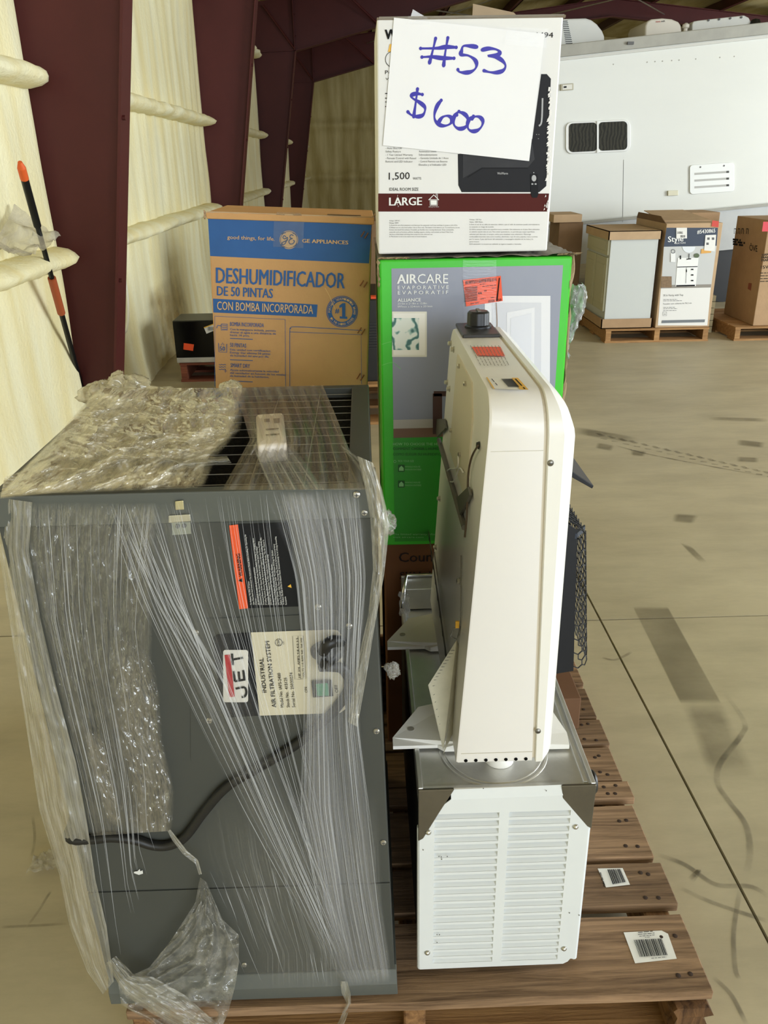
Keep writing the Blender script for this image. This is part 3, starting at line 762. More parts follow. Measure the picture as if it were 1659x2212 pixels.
q = MB(); F.poly(q, [(1428, 622), (1536, 621), (1548, 531), (1434, 533)]); q.build('photo_wall', mat('photo_bg', '#c4c5c2', 0.5), vc)
q = MB(); F.poly(q, [(1427.5, 623), (1535.5, 621), (1536.5, 614), (1428, 616)], 2); q.build('photo_floor', mat('photo_floor', '#8c867c', 0.5), vc)
q = MB(); F.poly(q, [(1421, 703), (1528, 703), (1535.5, 621), (1427.5, 623)]); q.build('white_panel', mat('vanity_white', '#e4e2dc', 0.5), vc)
q = MB(); F.poly(q, [(1459, 619), (1503, 618), (1509, 558), (1464, 558)], 3); F.poly(q, [(1464, 567), (1508, 566), (1509, 557), (1464, 557)], 4); q.build('photo_vanity', mat('photo_white', '#ecece8', 0.5), vc)
q = MB(); F.line(q, [(1463, 577), (1507, 576)], 1.6, 5); F.line(q, [(1483, 578), (1481.5, 612)], 0.7, 5)
for y in (582, 594, 606): F.rect(q, 1493, y-1.4, 1498, y+1.4, 5)
F.rect(q, 1482, 582, 1484, 588, 5); F.line(q, [(1483, 560), (1493, 559)], 2.2, 5); F.line(q, [(1488, 560), (1488.5, 548)], 1.5, 5); F.line(q, [(1470, 560), (1470, 552)], 2.6, 5)
F.disc(q, (1454, 543), 4.5, 5, 20, 3.6); F.poly(q, [(1461, 619), (1501, 618), (1501, 615), (1461, 616)], 5); q.build('photo_black_details', black_print, vc)
q = MB(); F.rect(q, 1449, 547, 1459, 566, 5); q.build('photo_towel', mat('towel', '#e9e9e6', 0.6), vc)
q = MB(); F.poly(q, [(1488+14*math.cos(t), 533-0+13*math.sin(t)) for t in [math.pi-math.pi*i/14 for i in range(15)]], 3); q.build('photo_mirror', mat('mirror_print', '#dfe3e6', 0.4), vc)
q = MB(); F.rect(q, 1428, 597, 1451, 621, 4); q.build('photo_basket', mat('basket', '#8d7355', 0.7, var=0.3, vscale=60), vc)
q = MB(); F.disc(q, (1505, 552), 6, 5, 9, ry=5); q.build('photo_plant', mat('plant_print', '#59664a', 0.7), vc)
q = MB(); F.poly(q, [(1514, 548), (1536, 546), (1537, 537), (1515, 538)], 4); q.build('photo_picture', mat('pic_orange', '#d9a24f', 0.6), vc)
q = MB(); F.text(q, '#5430865', (1506, 505), (1545, 502), 8, 0.02, 3); F.text(q, 'Style', (1443, 523), (1476, 521), 12, 0.02, 3); F.text(q, 'SELECTIONS', (1458, 527), (1481, 526), 3, 0.0, 3); q.build('lettering_white', white_print, vc)
q = MB(); F.text(q, '30 in Vanity with Top', (1433, 640), (1476, 639), 4, 0, 3); F.text(q, 'Tocador con cubierta de 76.2 cm', (1432, 658), (1494, 656), 3, 0, 3)
for i, (a, b) in enumerate(((647, 30), (650, 40), (664, 25), (667, 30), (671, 28))): F.dash(q, (1433, a), (1433+b, a-0.5), 1.6, 3)
F.line(q, [(1432, 674), (1440, 674), (1440, 682), (1432, 682), (1432, 674)], 0.6, 3); F.text(q, '30', (1434, 680), (1438, 680), 2.6, 0, 3); q.build('lettering_grey', grey_print, vc)
q = MB(); F.poly(q, [(1429, 698), (1522, 696), (1523, 690), (1430, 692)], 3); q.build('grey_strip', mat('strip_grey', '#6f7478', 0.5), vc)
q = MB(); F.rect(q, 1461, 492, 1484, 515, 5); F.poly(q, [(1521, 541), (1544, 543), (1547, 507), (1524, 508)], 5); q.build('shipping_label', sticker, vc)
q = MB(); F.text(q, '5430865', (1463, 505), (1475, 505), 5, 0.02, 6); barcode(F, q, 1470, 508, 1480, 513, 8, True, 6)
for x, y in ((1528, 513), (1538, 513), (1526, 524)): F.rect(q, x, y, x+5, y+5, 6)
q.build('label_print', grey_print, vc)
q = MB(); F.poly(q, [(1537, 489), (1552, 491), (1553, 478), (1539, 476)], 4); q.build('red_sticker', mat('red_sticker', '#c9402f', 0.5), vc)

carton('carton', 1.80, 2.02, 7.95, 8.35, 0.0, 0.93, 'dark narrow carton standing behind the grey cabinet', kraft_d)
MBx = MB().box(1.74, 2.0, 7.93, 8.37, 0.931, 1.0)
tag(MBx.build('shallow_carton', kraft_l, bevel=0.004), 'shallow kraft carton lying on top of the dark narrow carton', 'carton')
t = carton('carton', 3.02, 3.30, 8.02, 8.45, 0.0, 0.99, 'plain brown carton between the vanity carton and the red-cornered carton', kraft)
pl = small_pallet('pallet', 3.17, 4.15, 7.06, 8.0, 0.118, 'pallet under the red-cornered carton at the right edge', pal_wood_far)
bd = MB().box(3.00, 3.13, 7.30, 7.95, 0.0, 0.34)
# stack of pale boards, each a thing
for i in range(6):
    o = MB().box(2.985, 3.13, 7.45, 8.0, 0.0+0.055*i, 0.05+0.055*i).build('board', mat('pale_board', '#b7ad8a', 0.6, rnd=0.15))
    tag(o, ('bottom', 'second from bottom', 'third from bottom', 'third from top', 'second from top', 'topmost')[i]+' pale board in the low stack between the two carton pallets', 'board', 'pale boards stacked between the pallets')
ov = empty('carton', (3.6, 7.4, 0.118), 'brown carton with black printing and a red corner sticker, cut by the right edge', 'carton')
MB().box(3.335, 3.95, 7.10, 7.72, 0.119, 0.975).build('carton_body', kraft, ov, bevel=0.004)
Fs = Face((3.335, 0, 0), (-1, 0, 0), 0.0012); Ff = Face((0, 7.10, 0), (0, -1, 0), 0.0012)
q = MB(); Ff.poly(q, [(1646, 500), (1664, 500), (1667, 479), (1649, 479)]); q.build('red_corner_sticker', mat('red_sticker2', '#d2404a', 0.5), ov)
q = MB()
Fs.text(q, '\u00d4VE', (1619, 541), (1636, 544), 13, 0.0, 2); Fs.dash(q, (1583, 517), (1600, 519), 3, 2); Fs.dash(q, (1583, 522), (1609, 525), 3, 2); Fs.dash(q, (1583, 527), (1605, 530), 3, 2)
Ff.text(q, 'HAMPTON', (1646, 553), (1680, 551), 5, 0.02, 2); Ff.text(q, 'MANUEL', (1645, 559), (1680, 557), 5, 0.02, 2); Ff.text(q, 'MANUAL', (1645, 565), (1680, 563), 5, 0.02, 2)
Ff.text(q, '15VVA', (1644, 581), (1675, 579), 7, 0.0, 2)
for i in range(4): Ff.dash(q, (1642, 590+i*6), (1680, 589+i*6), 2.5, 2)
for x in (1586, 1594, 1602, 1612): Fs.line(q, [(x, 505), (x, 494), (x+4, 494.5), (x+4, 505.5)], 1.0, 2)
q.build('lettering', black_print, ov)
q = MB(); Fs.poly(q, [(1615, 624), (1622, 628), (1624, 612), (1617, 611)]); q.build('side_sticker', mat('red_dull', '#8a4a34', 0.6), ov)

# black cooktop oven on a pallet seen in the gap beside the brown carton
small_pallet('pallet', -0.55, 0.35, 4.85, 5.75, 0.25, 'tall wooden pallet under the black appliance, seen beside the green carton', pal_wood_far, 5)
bo = empty('black_appliance', (-0.1, 5.2, 0.25), 'tall black vented appliance on a pallet, glimpsed between the two big cartons', 'appliance')
MB().box(-0.45, 0.30, 4.92, 5.6, 0.25, 0.735).build('appliance_body', black, bo, bevel=0.006)
sl = MB().box(-0.40, 0.25, 4.912, 4.925, 0.45, 0.456).build('vent_slat', mat('soft_black', '#1f1f1f', 0.5), bo)
copies(sl, bo, [(0, 0, 0.016*i) for i in range(1, 10)])
MB().box(0.04, 0.09, 4.95, 5.02, 0.735, 0.745).build('orange_sticker', orange, bo)
bx_ = carton('carton', -0.5, 0.34, 6.6, 7.2, 0.0, 1.06, 'large brown carton standing behind the black vented appliance', kraft_d)

# microwave on an offcut pallet by the wall
small_pallet('pallet', -1.36, -0.75, 6.03, 6.75, 0.14, 'small reddish pallet under the black microwave by the foam wall', wood_mat('red_wood', '#9a5c44', '#6d3d2c', 0.2, 0), 5)
mw = empty('microwave', (-1.1, 6.2, 0.14), 'black microwave oven with an orange sticker on a small pallet', 'microwave')
MB().box(-1.375, -0.80, 6.03, 6.33, 0.142, 0.446).build('microwave_body', mat('micro_dark', '#34342f', 0.35, 0.4), mw, bevel=0.004)
MB().box(-1.372, -0.803, 6.015, 6.03, 0.185, 0.442).build('door_glass', mat('micro_glass', '#050506', 0.15, spec=0.3), mw, bevel=0.002)
MB().box(-1.372, -0.803, 6.018, 6.03, 0.145, 0.182).build('bottom_trim', steel, mw, bevel=0.002)
F = Face((0, 6.015, 0), (0, -1, 0), 0.0012)
q = MB(); F.poly(q, [(396, 755), (417, 758), (419, 744), (397, 741)]); q.build('orange_sticker', orange, mw)
q = MB(); F.poly(q, [(446, 721), (470, 711), (467, 699), (441, 709)]); q.build('barcode_sticker', sticker, mw)
q = MB(); barcode(F, q, 449, 706, 466, 714, 10, True, 3); q.build('barcode', grey_print, mw)
q = MB(); F.poly(q, [(441, 709), (467, 699), (467, 697), (440, 707)], 2); q.build('sticker_band', yellow, mw)

# plastic scrap on the floor at the left
mb = MB()
P = [onZ(x, y, 0.004) for x, y in ((58, 1893), (75, 1860), (112, 1840), (150, 1850), (150, 1880), (100, 1880))]
def fs_(u, v):
    a = P[0].lerp(P[1], v); b = P[4].lerp(P[2], v); p = a.lerp(b, u)
    return (p.x, p.y, 0.012+0.018*abs(fbm(u*4, v*4, 3, 3)))
mb.grid(fs_, 16, 10, lambda u, v: (u, v))
tag(mb.build('plastic_scrap', MATS['film_scrap'], smooth=True), 'torn scrap of plastic film lying on the concrete at the left', 'plastic scrap')

# ================================================================== MAIN PALLET
PZ = 0.14
pal = empty('pallet', (0.07, 1.6, 0), 'worn brown wooden pallet carrying the foreground stack of appliances', 'pallet')
def ragged(x0, x1, y0, y1, z0, z1, seed, amt=0.006):
    """a plank along x with slightly uneven ends and edges"""
    rg = []; n = 10
    for i in range(n+1):
        t = i/n; x = x0+(x1-x0)*t
        ex = lambda k: amt*noise.noise(V((seed*3.1+k, t*5, seed)))
        e0 = 0.004*noise.noise(V((seed, 9, 1))) if i in (0, n) else 0
        ring = [(x+e0, y0+ex(1)*0.7, z0), (x+e0*2, y1+ex(2)*0.7, z0), (x-e0, y1+ex(3)*0.7, z1), (x+e0, y0+ex(4)*0.7, z1)]
        rg.append(ring)
    return MB().rings(rg)
X0, X1 = -0.44, 0.578
boards = [(0.985, 1.148, 0), (1.170, 1.276, 0.004), (1.290, 1.440, -0.004), (1.462, 1.517, 0.008), (1.522, 1.640, -0.002), (1.652, 1.752, 0.004), (1.760, 1.885, 0), (1.91, 2.02, 0.003), (2.05, 2.20, 0)]
for k, (a, b, e) in enumerate(boards):
    bo_ = ragged(X0-e, X1+e, a, b, PZ-0.02, PZ, k+1).build('deck_board', pal_wood, pal, bevel=0.002, seg=1)
    for px in (X0+0.03, X0+0.05, 0.05, 0.07, X1-0.05, X1-0.03):
        for fy in (0.22, 0.72):
            y = a+(b-a)*fy+random.uniform(-0.008, 0.008); x = px+random.uniform(-0.006, 0.006)
            if x > 0.4 or y < 1.0: MB().lathe((x, y, PZ-0.004), [(0.0048, 0), (0.0048, 0.0045), (0.002, 0.0052)], n=8).build('nail', mat('rusty_nail', '#3a2a20', 0.7, 0.3), bo_)
for x0, x1 in ((X0+0.004, X0+0.042), (0.039, 0.077), (X1-0.062, X1-0.012)):
    MB().box(x0, x1, 0.996, 2.19, 0.02, PZ-0.021).build('stringer', pal_wood_y, pal, bevel=0.003, seg=1)
for k, (a, b) in enumerate(((0.992, 1.085), (1.30, 1.39), (1.62, 1.72), (2.1, 2.195))):
    ragged(X0, X1, a, b, 0.0, 0.019, 20+k, 0.008).build('bottom_board', pal_wood_far, pal, bevel=0.002, seg=1)
# chewed corner end of the right stringer
ch = MB(); rg = []
for i in range(9):
    t = i/8; r_ = [(X1-0.066+0.012*fbm(t*5, 1, k*2, 2)+(0.056 if k in (1, 2) else 0), 0.972+0.03*(k in (2, 3))+0.012*fbm(t*4, k, 3, 2), 0.022+0.096*t) for k in range(4)]
    rg.append(r_)
ch.rings(rg).build('chewed_stringer_end', wood_mat('chewed_wood', '#7c5b3c', '#3d2a1b', 0.1, 2), pal)
F = Face((0, 0, PZ), (0, 0, 1), 0.0008)
q = MB(); F.poly(q, [(1372, 2081), (1462, 2071), (1443, 2017), (1429, 2010), (1347, 2014)]); F.poly(q, [(1309, 1917), (1361, 1911), (1345, 1875), (1291, 1876)]); q.build('pallet_sticker', sticker, pal)
q = MB()
def skewbars(c00, c10, c11, c01, n, seed):
    r = random.Random(seed); t = 0
    A, B, C_, D_ = [V((*p, 0)) for p in (c00, c10, c11, c01)]
    while t < 1:
        e = min(1, t+r.choice([0.4, 0.7, 1.1])/n)
        pts = [D_.lerp(C_, t), D_.lerp(C_, e), A.lerp(B, e), A.lerp(B, t)]
        F.poly(q, [(p.x, p.y) for p in pts], 3); t = e+r.choice([0.4, 0.6])/n
skewbars((1369, 2030), (1430, 2027), (1443, 2063), (1382, 2067), 30, 4)
skewbars((1312, 1878), (1340, 1877), (1352, 1905), (1324, 1910), 14, 5)
F.dash(q, (1378, 2014), (1410, 2011.5), 2.6, 3); F.dash(q, (1378, 2018.5), (1414, 2015.5), 2.2, 3); F.dash(q, (1381, 2022.5), (1414, 2019.5), 2.0, 3); F.dash(q, (1393, 2025), (1404, 2024), 1.6, 3); F.dash(q, (1407, 2070), (1440, 2067), 2.0, 3)
F.text(q, 'Pallet Barcode', (1308, 1914), (1298, 1884), 4.5, 0.02, 3, (-1, 0.2))
q.build('sticker_print', black_print, pal)

# ================================================================== SKU CARTON, GREEN CARTON, HEATER CARTON
sk = empty('carton', (0.27, 1.95, PZ), 'brown carton with dark serif print under the green humidifier carton', 'carton')
MB().box(0.032, 0.402, 1.685, 2.19, PZ+0.001, 0.693).build('carton_body', mat('brown_carton', '#84583a', 0.85, var=0.12, vscale=8, spec=0.2), sk, bevel=0.004)
F = Face((0, 1.685, 0), (0, -1, 0), 0.001)
q = MB(); F.text(q, 'Counte', (862, 1214), (962, 1212), 20, 0.012); F.text(q, 'SKU: 1132', (864, 1251), (972, 1249), 15, 0.02); q.build('lettering', mat('carton_ink', '#2b1714', 0.7), sk)
tag(MB().box(0.412, 0.518, 1.71, 1.95, PZ+0.001, 0.235).build('carton', mat('red_kraft', '#6d4d33', 0.85, var=0.1, vscale=9), bevel=0.003), 'small reddish brown carton at the foot of the stack, behind the black guard', 'carton')
AY = 1.66
green = mat('carton_green', '#46c832', 0.35, var=0.08, vscale=14, spec=0.4)
ac = empty('humidifier_carton', (0.22, 1.93, 0.694), 'bright green humidifier carton with a grey room photo, below the heater carton', 'carton')
ax0, ax1, az0, az1 = 0.031, 0.406, 0.694, 1.303
def acf(u, v):   # softly dented front
    x = ax0+(ax1-ax0)*u; z = az0+(az1-az0)*v
    return (x, AY, z)
MB().box(ax0, ax1, AY, 2.19, az0, az1).build('carton_body', green, ac, bevel=0.004)
F = Face((0, AY, 0), (0, -1, 0), 0.0005)
def FY(x0, x1, z0, z1, k, name, m_, F=F, par=None):
    y = AY-0.0005*k; return MB().quad((x0, y, z0), (x1, y, z0), (x1, y, z1), (x0, y, z1)).build(name, m_, par or ac)
pl_, pr_ = F.at(847, 700).x, F.at(1208, 700).x
ztop = F.at(1000, 577).z; zflo = F.at(890, 925).z; zgr = F.at(890, 945).z
FY(pl_, pr_, zgr, ztop, 1, 'photo_wall', mat('photo_grey', '#9094a3', 0.3, var=0.04, vscale=4))
FY(pl_, pr_, zgr, zflo, 2, 'photo_floor', mat('photo_wood', '#7a5a44', 0.4))
FY(pl_, pr_, zflo, F.at(890, 906).z, 2, 'photo_baseboard', mat('photo_base', '#b9b4ac', 0.4))
FY(pl_, pr_-0.012, az0+0.01, zgr, 2, 'lower_panel', mat('carton_green_shaded', '#2f9a26', 0.35))  # darker green puts the shade on the lower front into the colour
q = MB(); F.rect(q, 847, 673, 922, 771, 3); q.build('picture_frame', mat('pf', '#e3e0d2', 0.4), ac)
q = MB(); F.rect(q, 850, 677, 918, 767, 4); q.build('picture_mat', mat('pm', '#f1eee4', 0.4), ac)
art = bpy.data.materials.new('marbled_print'); art.use_nodes = True
def _art():
    n = art.node_tree.nodes; L = art.node_tree.links; p = n['Principled BSDF']; p.inputs['Roughness'].default_value = 0.4
    tc = n.new('ShaderNodeTexCoord'); wv = n.new('ShaderNodeTexWave'); wv.inputs['Scale'].default_value = 14; wv.inputs['Distortion'].default_value = 16; wv.inputs['Detail'].default_value = 3; wv.inputs['Detail Scale'].default_value = 1.3
    L.new(tc.outputs['Object'], wv.inputs[0]); cr = n.new('ShaderNodeValToRGB'); e = cr.color_ramp.elements
    e[0].color = lin('#3f6d68'); e[0].position = 0.05; e[1].color = lin('#dfe4da'); e[1].position = 0.5; x = e.new(0.25); x.color = lin('#9bbcb2')
    L.new(wv.outputs[0], cr.inputs[0]); L.new(cr.outputs[0], p.inputs['Base Color'])
_art()
q = MB(); F.rect(q, 847, 687, 905, 756, 5); q.build('marbled_picture', art, ac)
dw = mat('door_white', '#e4e4e6', 0.35); dw2 = mat('door_shade', '#d3d4d9', 0.35)
q = MB(); F.poly(q, [(1047, 950), (1187, 950), (1189, 639), (1047, 639)], 3); q.build('printed_door_frame', dw, ac)
q = MB(); F.poly(q, [(1063, 950), (1168, 950), (1169, 654), (1063, 654)], 4); q.build('printed_door', dw2, ac)
q = MB(); F.poly(q, [(1095, 950), (1153, 950), (1155, 664), (1095, 675)], 5); q.build('printed_door_panel', dw, ac)
q = MB(); F.poly(q, [(1103, 950), (1147, 950), (1148, 676), (1103, 688)], 6); q.build('printed_door_inset', mat('door_inset', '#dcdde2', 0.35), ac)
q = MB(); F.rect(q, 935, 850, 955, 938, 3); F.rect(q, 937, 845, 1010, 856, 3); q.build('printed_bench', mat('bench', '#4a2f25', 0.4), ac)
q = MB(); F.text(q, 'AIR', (858, 613), (900, 612), 20, 0.03, 4); F.text(q, 'CARE', (902, 612), (968, 612), 20, 0.0, 4)
F.text(q, 'E V A P O R A T I V E', (859, 625), (969, 624), 7.5, 0.005, 4); F.text(q, 'E V A P O R A T I F', (859, 636), (968, 635), 7.5, 0.005, 4)
F.text(q, 'ALLIANCE', (859, 652), (909, 651), 7, 0.02, 4); F.text(q, '23.5in x 21.8in x 13.8in', (859, 658), (922, 657), 4, 0, 4); F.text(q, '597mm x 554mm x 351mm', (859, 664.5), (934, 663.5), 4, 0, 4)
q.build('lettering_white', white_print, ac)
q = MB(); F.text(q, 'HOW TO CHOOSE THE HUMIDIFIER', (849, 962), (980, 962), 5.5, 0.015, 4); F.text(q, 'The limited warranty information', (849, 1156), (965, 1156), 4, 0, 4); F.text(q, 'visit aircare.com', (849, 1162), (915, 1162), 3.5, 0, 4)
F.disc(q, (853, 997), 3, 4, 14, 2.2); F.text(q, 'PICK YOUR SIZE', (860, 998), (894, 998), 4, 0, 4)
for y in (1011, 1045):
    F.poly(q, [(862, y+6), (872, y+6), (872, y), (867, y-5), (862, y)], 5); F.text(q, 'WHOLE HOUSE', (875, y-1), (908, y-1), 3.5, 0, 4); F.text(q, 'MAISON ENTIERE', (875, y+5), (910, y+5), 3.5, 0, 4)
q.build('lower_lettering', mat('pale_green_print', '#8fcf86', 0.4), ac)
q = MB(); F.text(q, 'COMMENT CHOISIR L HUMIDIFICATEUR', (849, 972), (985, 972), 5.5, 0.015, 4); F.text(q, 'COMO ELEGIR SU HUMIDIFICADOR', (849, 984), (975, 984), 5.5, 0.0, 4)
for y in (1011, 1045): F.rect(q, 860, y-7, 874, y+8, 4)
q.build('dark_green_lettering', mat('dk_green', '#145a12', 0.4), ac)
# orange resale sticker
q = MB(); F.poly(q, [(1007, 662), (1086, 650), (1082, 596), (1000, 605)], 6); q.build('orange_sticker', orange, ac)
q = MB(); r_ = random.Random(9)
for i in range(26):
    x = 1006+i*2.6; y = 607-i*0.30; F.poly(q, [(x, y+7.5), (x+r_.choice([0.8, 1.5]), y+7.4), (x+r_.choice([0.8, 1.5]), y), (x, y)], 8)
for i in range(12):
    y = 621+i*2.7; F.poly(q, [(1004, y+1.2), (1031, y-1.8), (1031, y-2.9-(i % 2)*0.4), (1004, y)], 8)
F.text(q, '66', (1033, 636), (1041, 635), 5, 0.02, 8); F.text(q, '99', (1046, 631), (1051, 630), 4, 0.01, 8); F.text(q, '0250', (1055, 654), (1068, 652), 5, 0.01, 8); F.text(q, '150', (1073, 651), (1083, 650), 5, 0.01, 8)
F.poly(q, [(1072, 650), (1075, 650), (1080, 600), (1078, 600)], 9); F.dash(q, (1038, 646), (1049, 644.5), 2.2, 8); F.dash(q, (1042, 619), (1072, 615.5), 2.0, 8); F.dash(q, (1062, 622.5), (1072, 621.5), 1.8, 8); F.dash(q, (1060, 643), (1069, 642), 2.4, 8); F.dash(q, (1016, 656.5), (1034, 654), 2.4, 8); F.dash(q, (1036, 614.5), (1049, 613), 1.8, 8)
q.build('sticker_print', black_print, ac)
# clear tape over the front, creased cardboard lid and torn right edge
tape = film_mat('clear_tape', 0.02, 0.04, 3, 8, '#d8d8dc', gl=0.04, rough=0.2, bump=0.15, bsc=(6, 60))
q = MB(); a_ = [F.at(x, y, 10) for x, y in ((1000, 760), (1072, 760), (1072, 562), (1000, 562))]
q.grid(lambda u, v: a_[0].lerp(a_[1], u).lerp(a_[3].lerp(a_[2], u), v)+V((0, -0.0005, 0)), 4, 12, lambda u, v: (u, v)); q.build('clear_tape', tape, ac)
lid = MB(); lid.grid(lambda u, v: (ax0-0.004+(ax1-ax0+0.012)*u, AY-0.002+0.5*v, az1+0.0015+0.006*(abs(fbm(u*5, v*7, 3, 3))**0.8)*(0.4+u)), 40, 30); lid.build('top_flaps', mat('lid_grey', '#8d877c', 0.75, var=0.25, vscale=9), ac)
cm = mat('torn_card', '#a08a68', 0.9, var=0.3, vscale=30)
def torn(p0, p1, n, wd, out, seed):
    mb = MB(); a, b = V(p0), V(p1); rg = []
    for i in range(n+1):
        t = i/n; c = a.lerp(b, t); j = lambda k: noise.noise(V((seed+k*5.1, t*17, 0.3)))
        rg.append([c+V((out*j(1), wd*j(2), 0.002*j(3))), c+V((out*(0.6+0.7*j(4)), -wd*0.5*j(5), 0.003)), c+V((out*(0.9+0.8*j(6)), wd*(0.6+0.4*j(7)), 0)), c+V((out*0.2, wd*0.8, -0.002))])
    return mb.rings(rg)
torn((ax1-0.001, AY+0.004, az0+0.06), (ax1-0.001, AY+0.004, az1+0.004), 60, 0.008, 0.007, 3).build('torn_edge', cm, ac)
torn((ax0-0.004, AY-0.001, az1+0.002), (ax0+0.055, AY-0.001, az1+0.002), 16, 0.008, 0.006, 7).build('torn_corner', cm, ac)
torn((ax0, AY-0.001, az1-0.05), (ax0, AY-0.001, az1), 10, 0.004, -0.005, 8).build('torn_corner', cm, ac)
torn((ax1-0.03, AY, az1+0.003), (ax1+0.012, AY, az1+0.004), 12, 0.01, 0.008, 17).build('torn_corner', cm, ac)
for (a, b, s) in (((850, 738), (870, 735), 1), ((850, 783), (866, 797), 2)):
    q = MB(); F.line(q, [(a[0]-25, a[1]+6), (a[0]-10, a[1]+1), a, b], 0.8, 4); q.build('crease', mat('crease_light', '#7fd46f', 0.4), ac)
q = MB(); F.line(q, sm2([(1072, 654), (1074, 700), (1071, 730)], 4), 1.5, 9); q.build('adhesive_drip', mat('drip_brown', '#8b6a4a', 0.5), ac)
# torn film hanging on the right side
fs1 = film_mat('film_hang', 0.45, 0.35, 6, 3, '#e9e9ec', gl=0.15, bump=0.8, bsc=(14, 9))
q = MB()
def hang(u, v):
    zt = 1.245-0.145*v; wd = 0.024*(1-0.5*v)+0.012*math.sin(v*6)
    return (ax1+0.006+wd*u+0.006*fbm(u*4, v*5, 2, 3)+0.004, AY+0.05+0.03*fbm(u*5, v*6, 5, 3)-0.02*u, zt+0.012*fbm(u*4, v*3, 8, 3))
q.grid(hang, 16, 40, lambda u, v: (u, v)); q.build('hanging_film', fs1, ac, smooth=True)

# heater carton on top
HY = 1.672
hb = empty('heater_carton', (0.195, 1.83, 1.311), 'white space heater carton with a maroon stripe, topmost of the stack', 'carton')
hx0, hx1, hz0, hz1 = 0.030, 0.362, 1.3125, 1.708
def lean(p): return V((p.x+(p.z-hz0)*0.012, p.y, p.z))
hmat = mat('heater_card', '#eae9e6', 0.5, var=0.04, vscale=10)
MB().box(hx0, hx1-0.004, HY, 1.98, hz0, hz1).xf(lean).build('carton_body', hmat, hb, bevel=0.003)
F = Face((0, HY, 0), (0, -1, 0), 0.0005)
mst = mat('maroon_stripe', '#54201b', 0.6, var=0.08, vscale=12, spec=0.15)
hl = F.at(817, 437).x; hr = F.at(1187, 437).x
q = MB(); F.poly(q, [(817, 457), (1182, 457), (1186, 418), (817, 418)], 1); q.build('maroon_stripe', mst, hb)
q = MB(); F.text(q, 'LARGE', (841, 444), (911, 443), 17, 0.03, 3); F.line(q, [(926, 432), (937, 421), (948, 432)], 1.6, 3); F.line(q, [(929, 431), (929, 444), (945, 444), (945, 431), (929, 431)], 1.0, 3)
F.rect(q, 930.5, 432.5, 943.5, 442.5, 3); F.line(q, [(942, 425), (942, 419), (945, 419), (945, 428)], 1.0, 3); F.text(q, '300 sq ft or more', (926, 448), (948, 447.5), 2.0, 0, 3); q.build('lettering_white', white_print, hb)
q = MB(); F.poly(q, [(997, 415), (1165, 415), (1180, 402), (1190, 170), (1181, 160), (1169, 160), (1150, 300), (989, 333), (990, 400)], 1); q.build('printed_heater', mat('heater_print', '#232326', 0.5, var=0.1, vscale=8, spec=0.15), hb)
q = MB(); F.poly(q, [(1000, 385), (1040, 362), (1140, 362), (1155, 344), (1150, 310), (1000, 333)], 2); q.build('printed_heater_screen', mat('heater_print_light', '#3d3d40', 0.5, var=0.3, vscale=9, spec=0.15), hb)
q = MB(); F.line(q, [(1010, 383), (1042, 363), (1140, 363)], 2, 3); F.poly(q, [(1146, 376), (1161, 376), (1163, 420), (1160, 427), (1150, 427), (1147, 420)], 4); q.build('printed_remote', mat('remote_print', '#121214', 0.5, spec=0.15), hb)
q = MB(); F.disc(q, (1153.5, 385), 5, 5, 20, ry=7); F.rect(q, 1148, 396, 1152, 399, 5); F.rect(q, 1155, 396, 1159, 399, 5); F.disc(q, (1153, 373), 1.2, 5, 8); F.text(q, 'WeWarm', (1074, 377), (1097, 377), 5, 0.03, 4)
F.line(q, sm2([(1172, 212), (1170, 262), (1164, 272)], 4), 3.5, 4); F.rect(q, 1158, 290, 1160, 291, 4); F.rect(q, 1163, 290, 1165, 291, 4); F.rect(q, 1162, 299, 1164, 300, 4); q.build('printed_remote_buttons', mat('print_silver', '#a5a5a5', 0.4), hb)
q = MB()
F.text(q, '1,500', (840, 388), (885, 387), 15, 0.0, 3); F.text(q, 'WATTS', (892, 388), (910, 388), 5, 0, 3); F.text(q, 'IDEAL ROOM SIZE', (841, 412), (904, 412), 6.5, 0, 3)
F.text(q, 'WeWarm', (832, 85), (930, 80), 21, 0.05, 3); F.text(q, 'Portable', (832, 160), (880, 160), 8, 0.0, 3); F.text(q, 'WiFi Heater', (833, 173), (890, 173), 5, 0.0, 3)
F.text(q, '0843334006494', (1060, 80), (1195, 81), 11, 0.0, 3); F.disc(q, (850, 128), 18, 3, 28, 16.8)
for i, y in enumerate((202, 212, 220, 230)): F.dash(q, (832, y), (890, y), 3.0, 3)
q.build('lettering_black', black_print, hb)
q = MB(); F.poly(q, [(838, 112), (846, 112), (846, 95), (842, 95)], 3); q.build('yellow_mark', yellow, hb)
q = MB()
T1 = ('- Auto Shut Off', 'Safety Feature', '- 1 Year Limited Warranty', '- Remote Control with Raised', 'Buttons and LED Indicator')
for i, s_ in enumerate(T1): F.text(q, s_, (833, 322+i*7.2), (833+len(s_)*2.35, 322+i*7.2), 4, 0, 3)
T2 = ('Automatico contra', 'Sobrecalentamiento', '- Garantia Limitada de 1 Anos', '- Control Remoto con Botones', 'Elevados y el Indicador LED')
for i, s_ in enumerate(T2): F.text(q, s_, (905, 329+i*7.2), (905+len(s_)*2.2, 329+i*7.2), 4, 0, 3)
T3 = ('Voltage: 120V AC', 'Wattage: 1500W', '1) Avoid the use of an extension cord because the extension cord may overheat, it causes a risk of fire.', '2) Always use on a dry level surface. Use on floor only. The heater is hot when in use. To avoid burns, do not',
      'let bare skin touch hot surfaces. If needed, use handles when moving this heater. Keep combustible', 'materials such as furniture, pillows, bedding, papers, clothes, and curtains at least 3 feet from', 'the front of the heater and keep them away from the sides and rear', '3) The heater is not to be used in wet or moist locations')
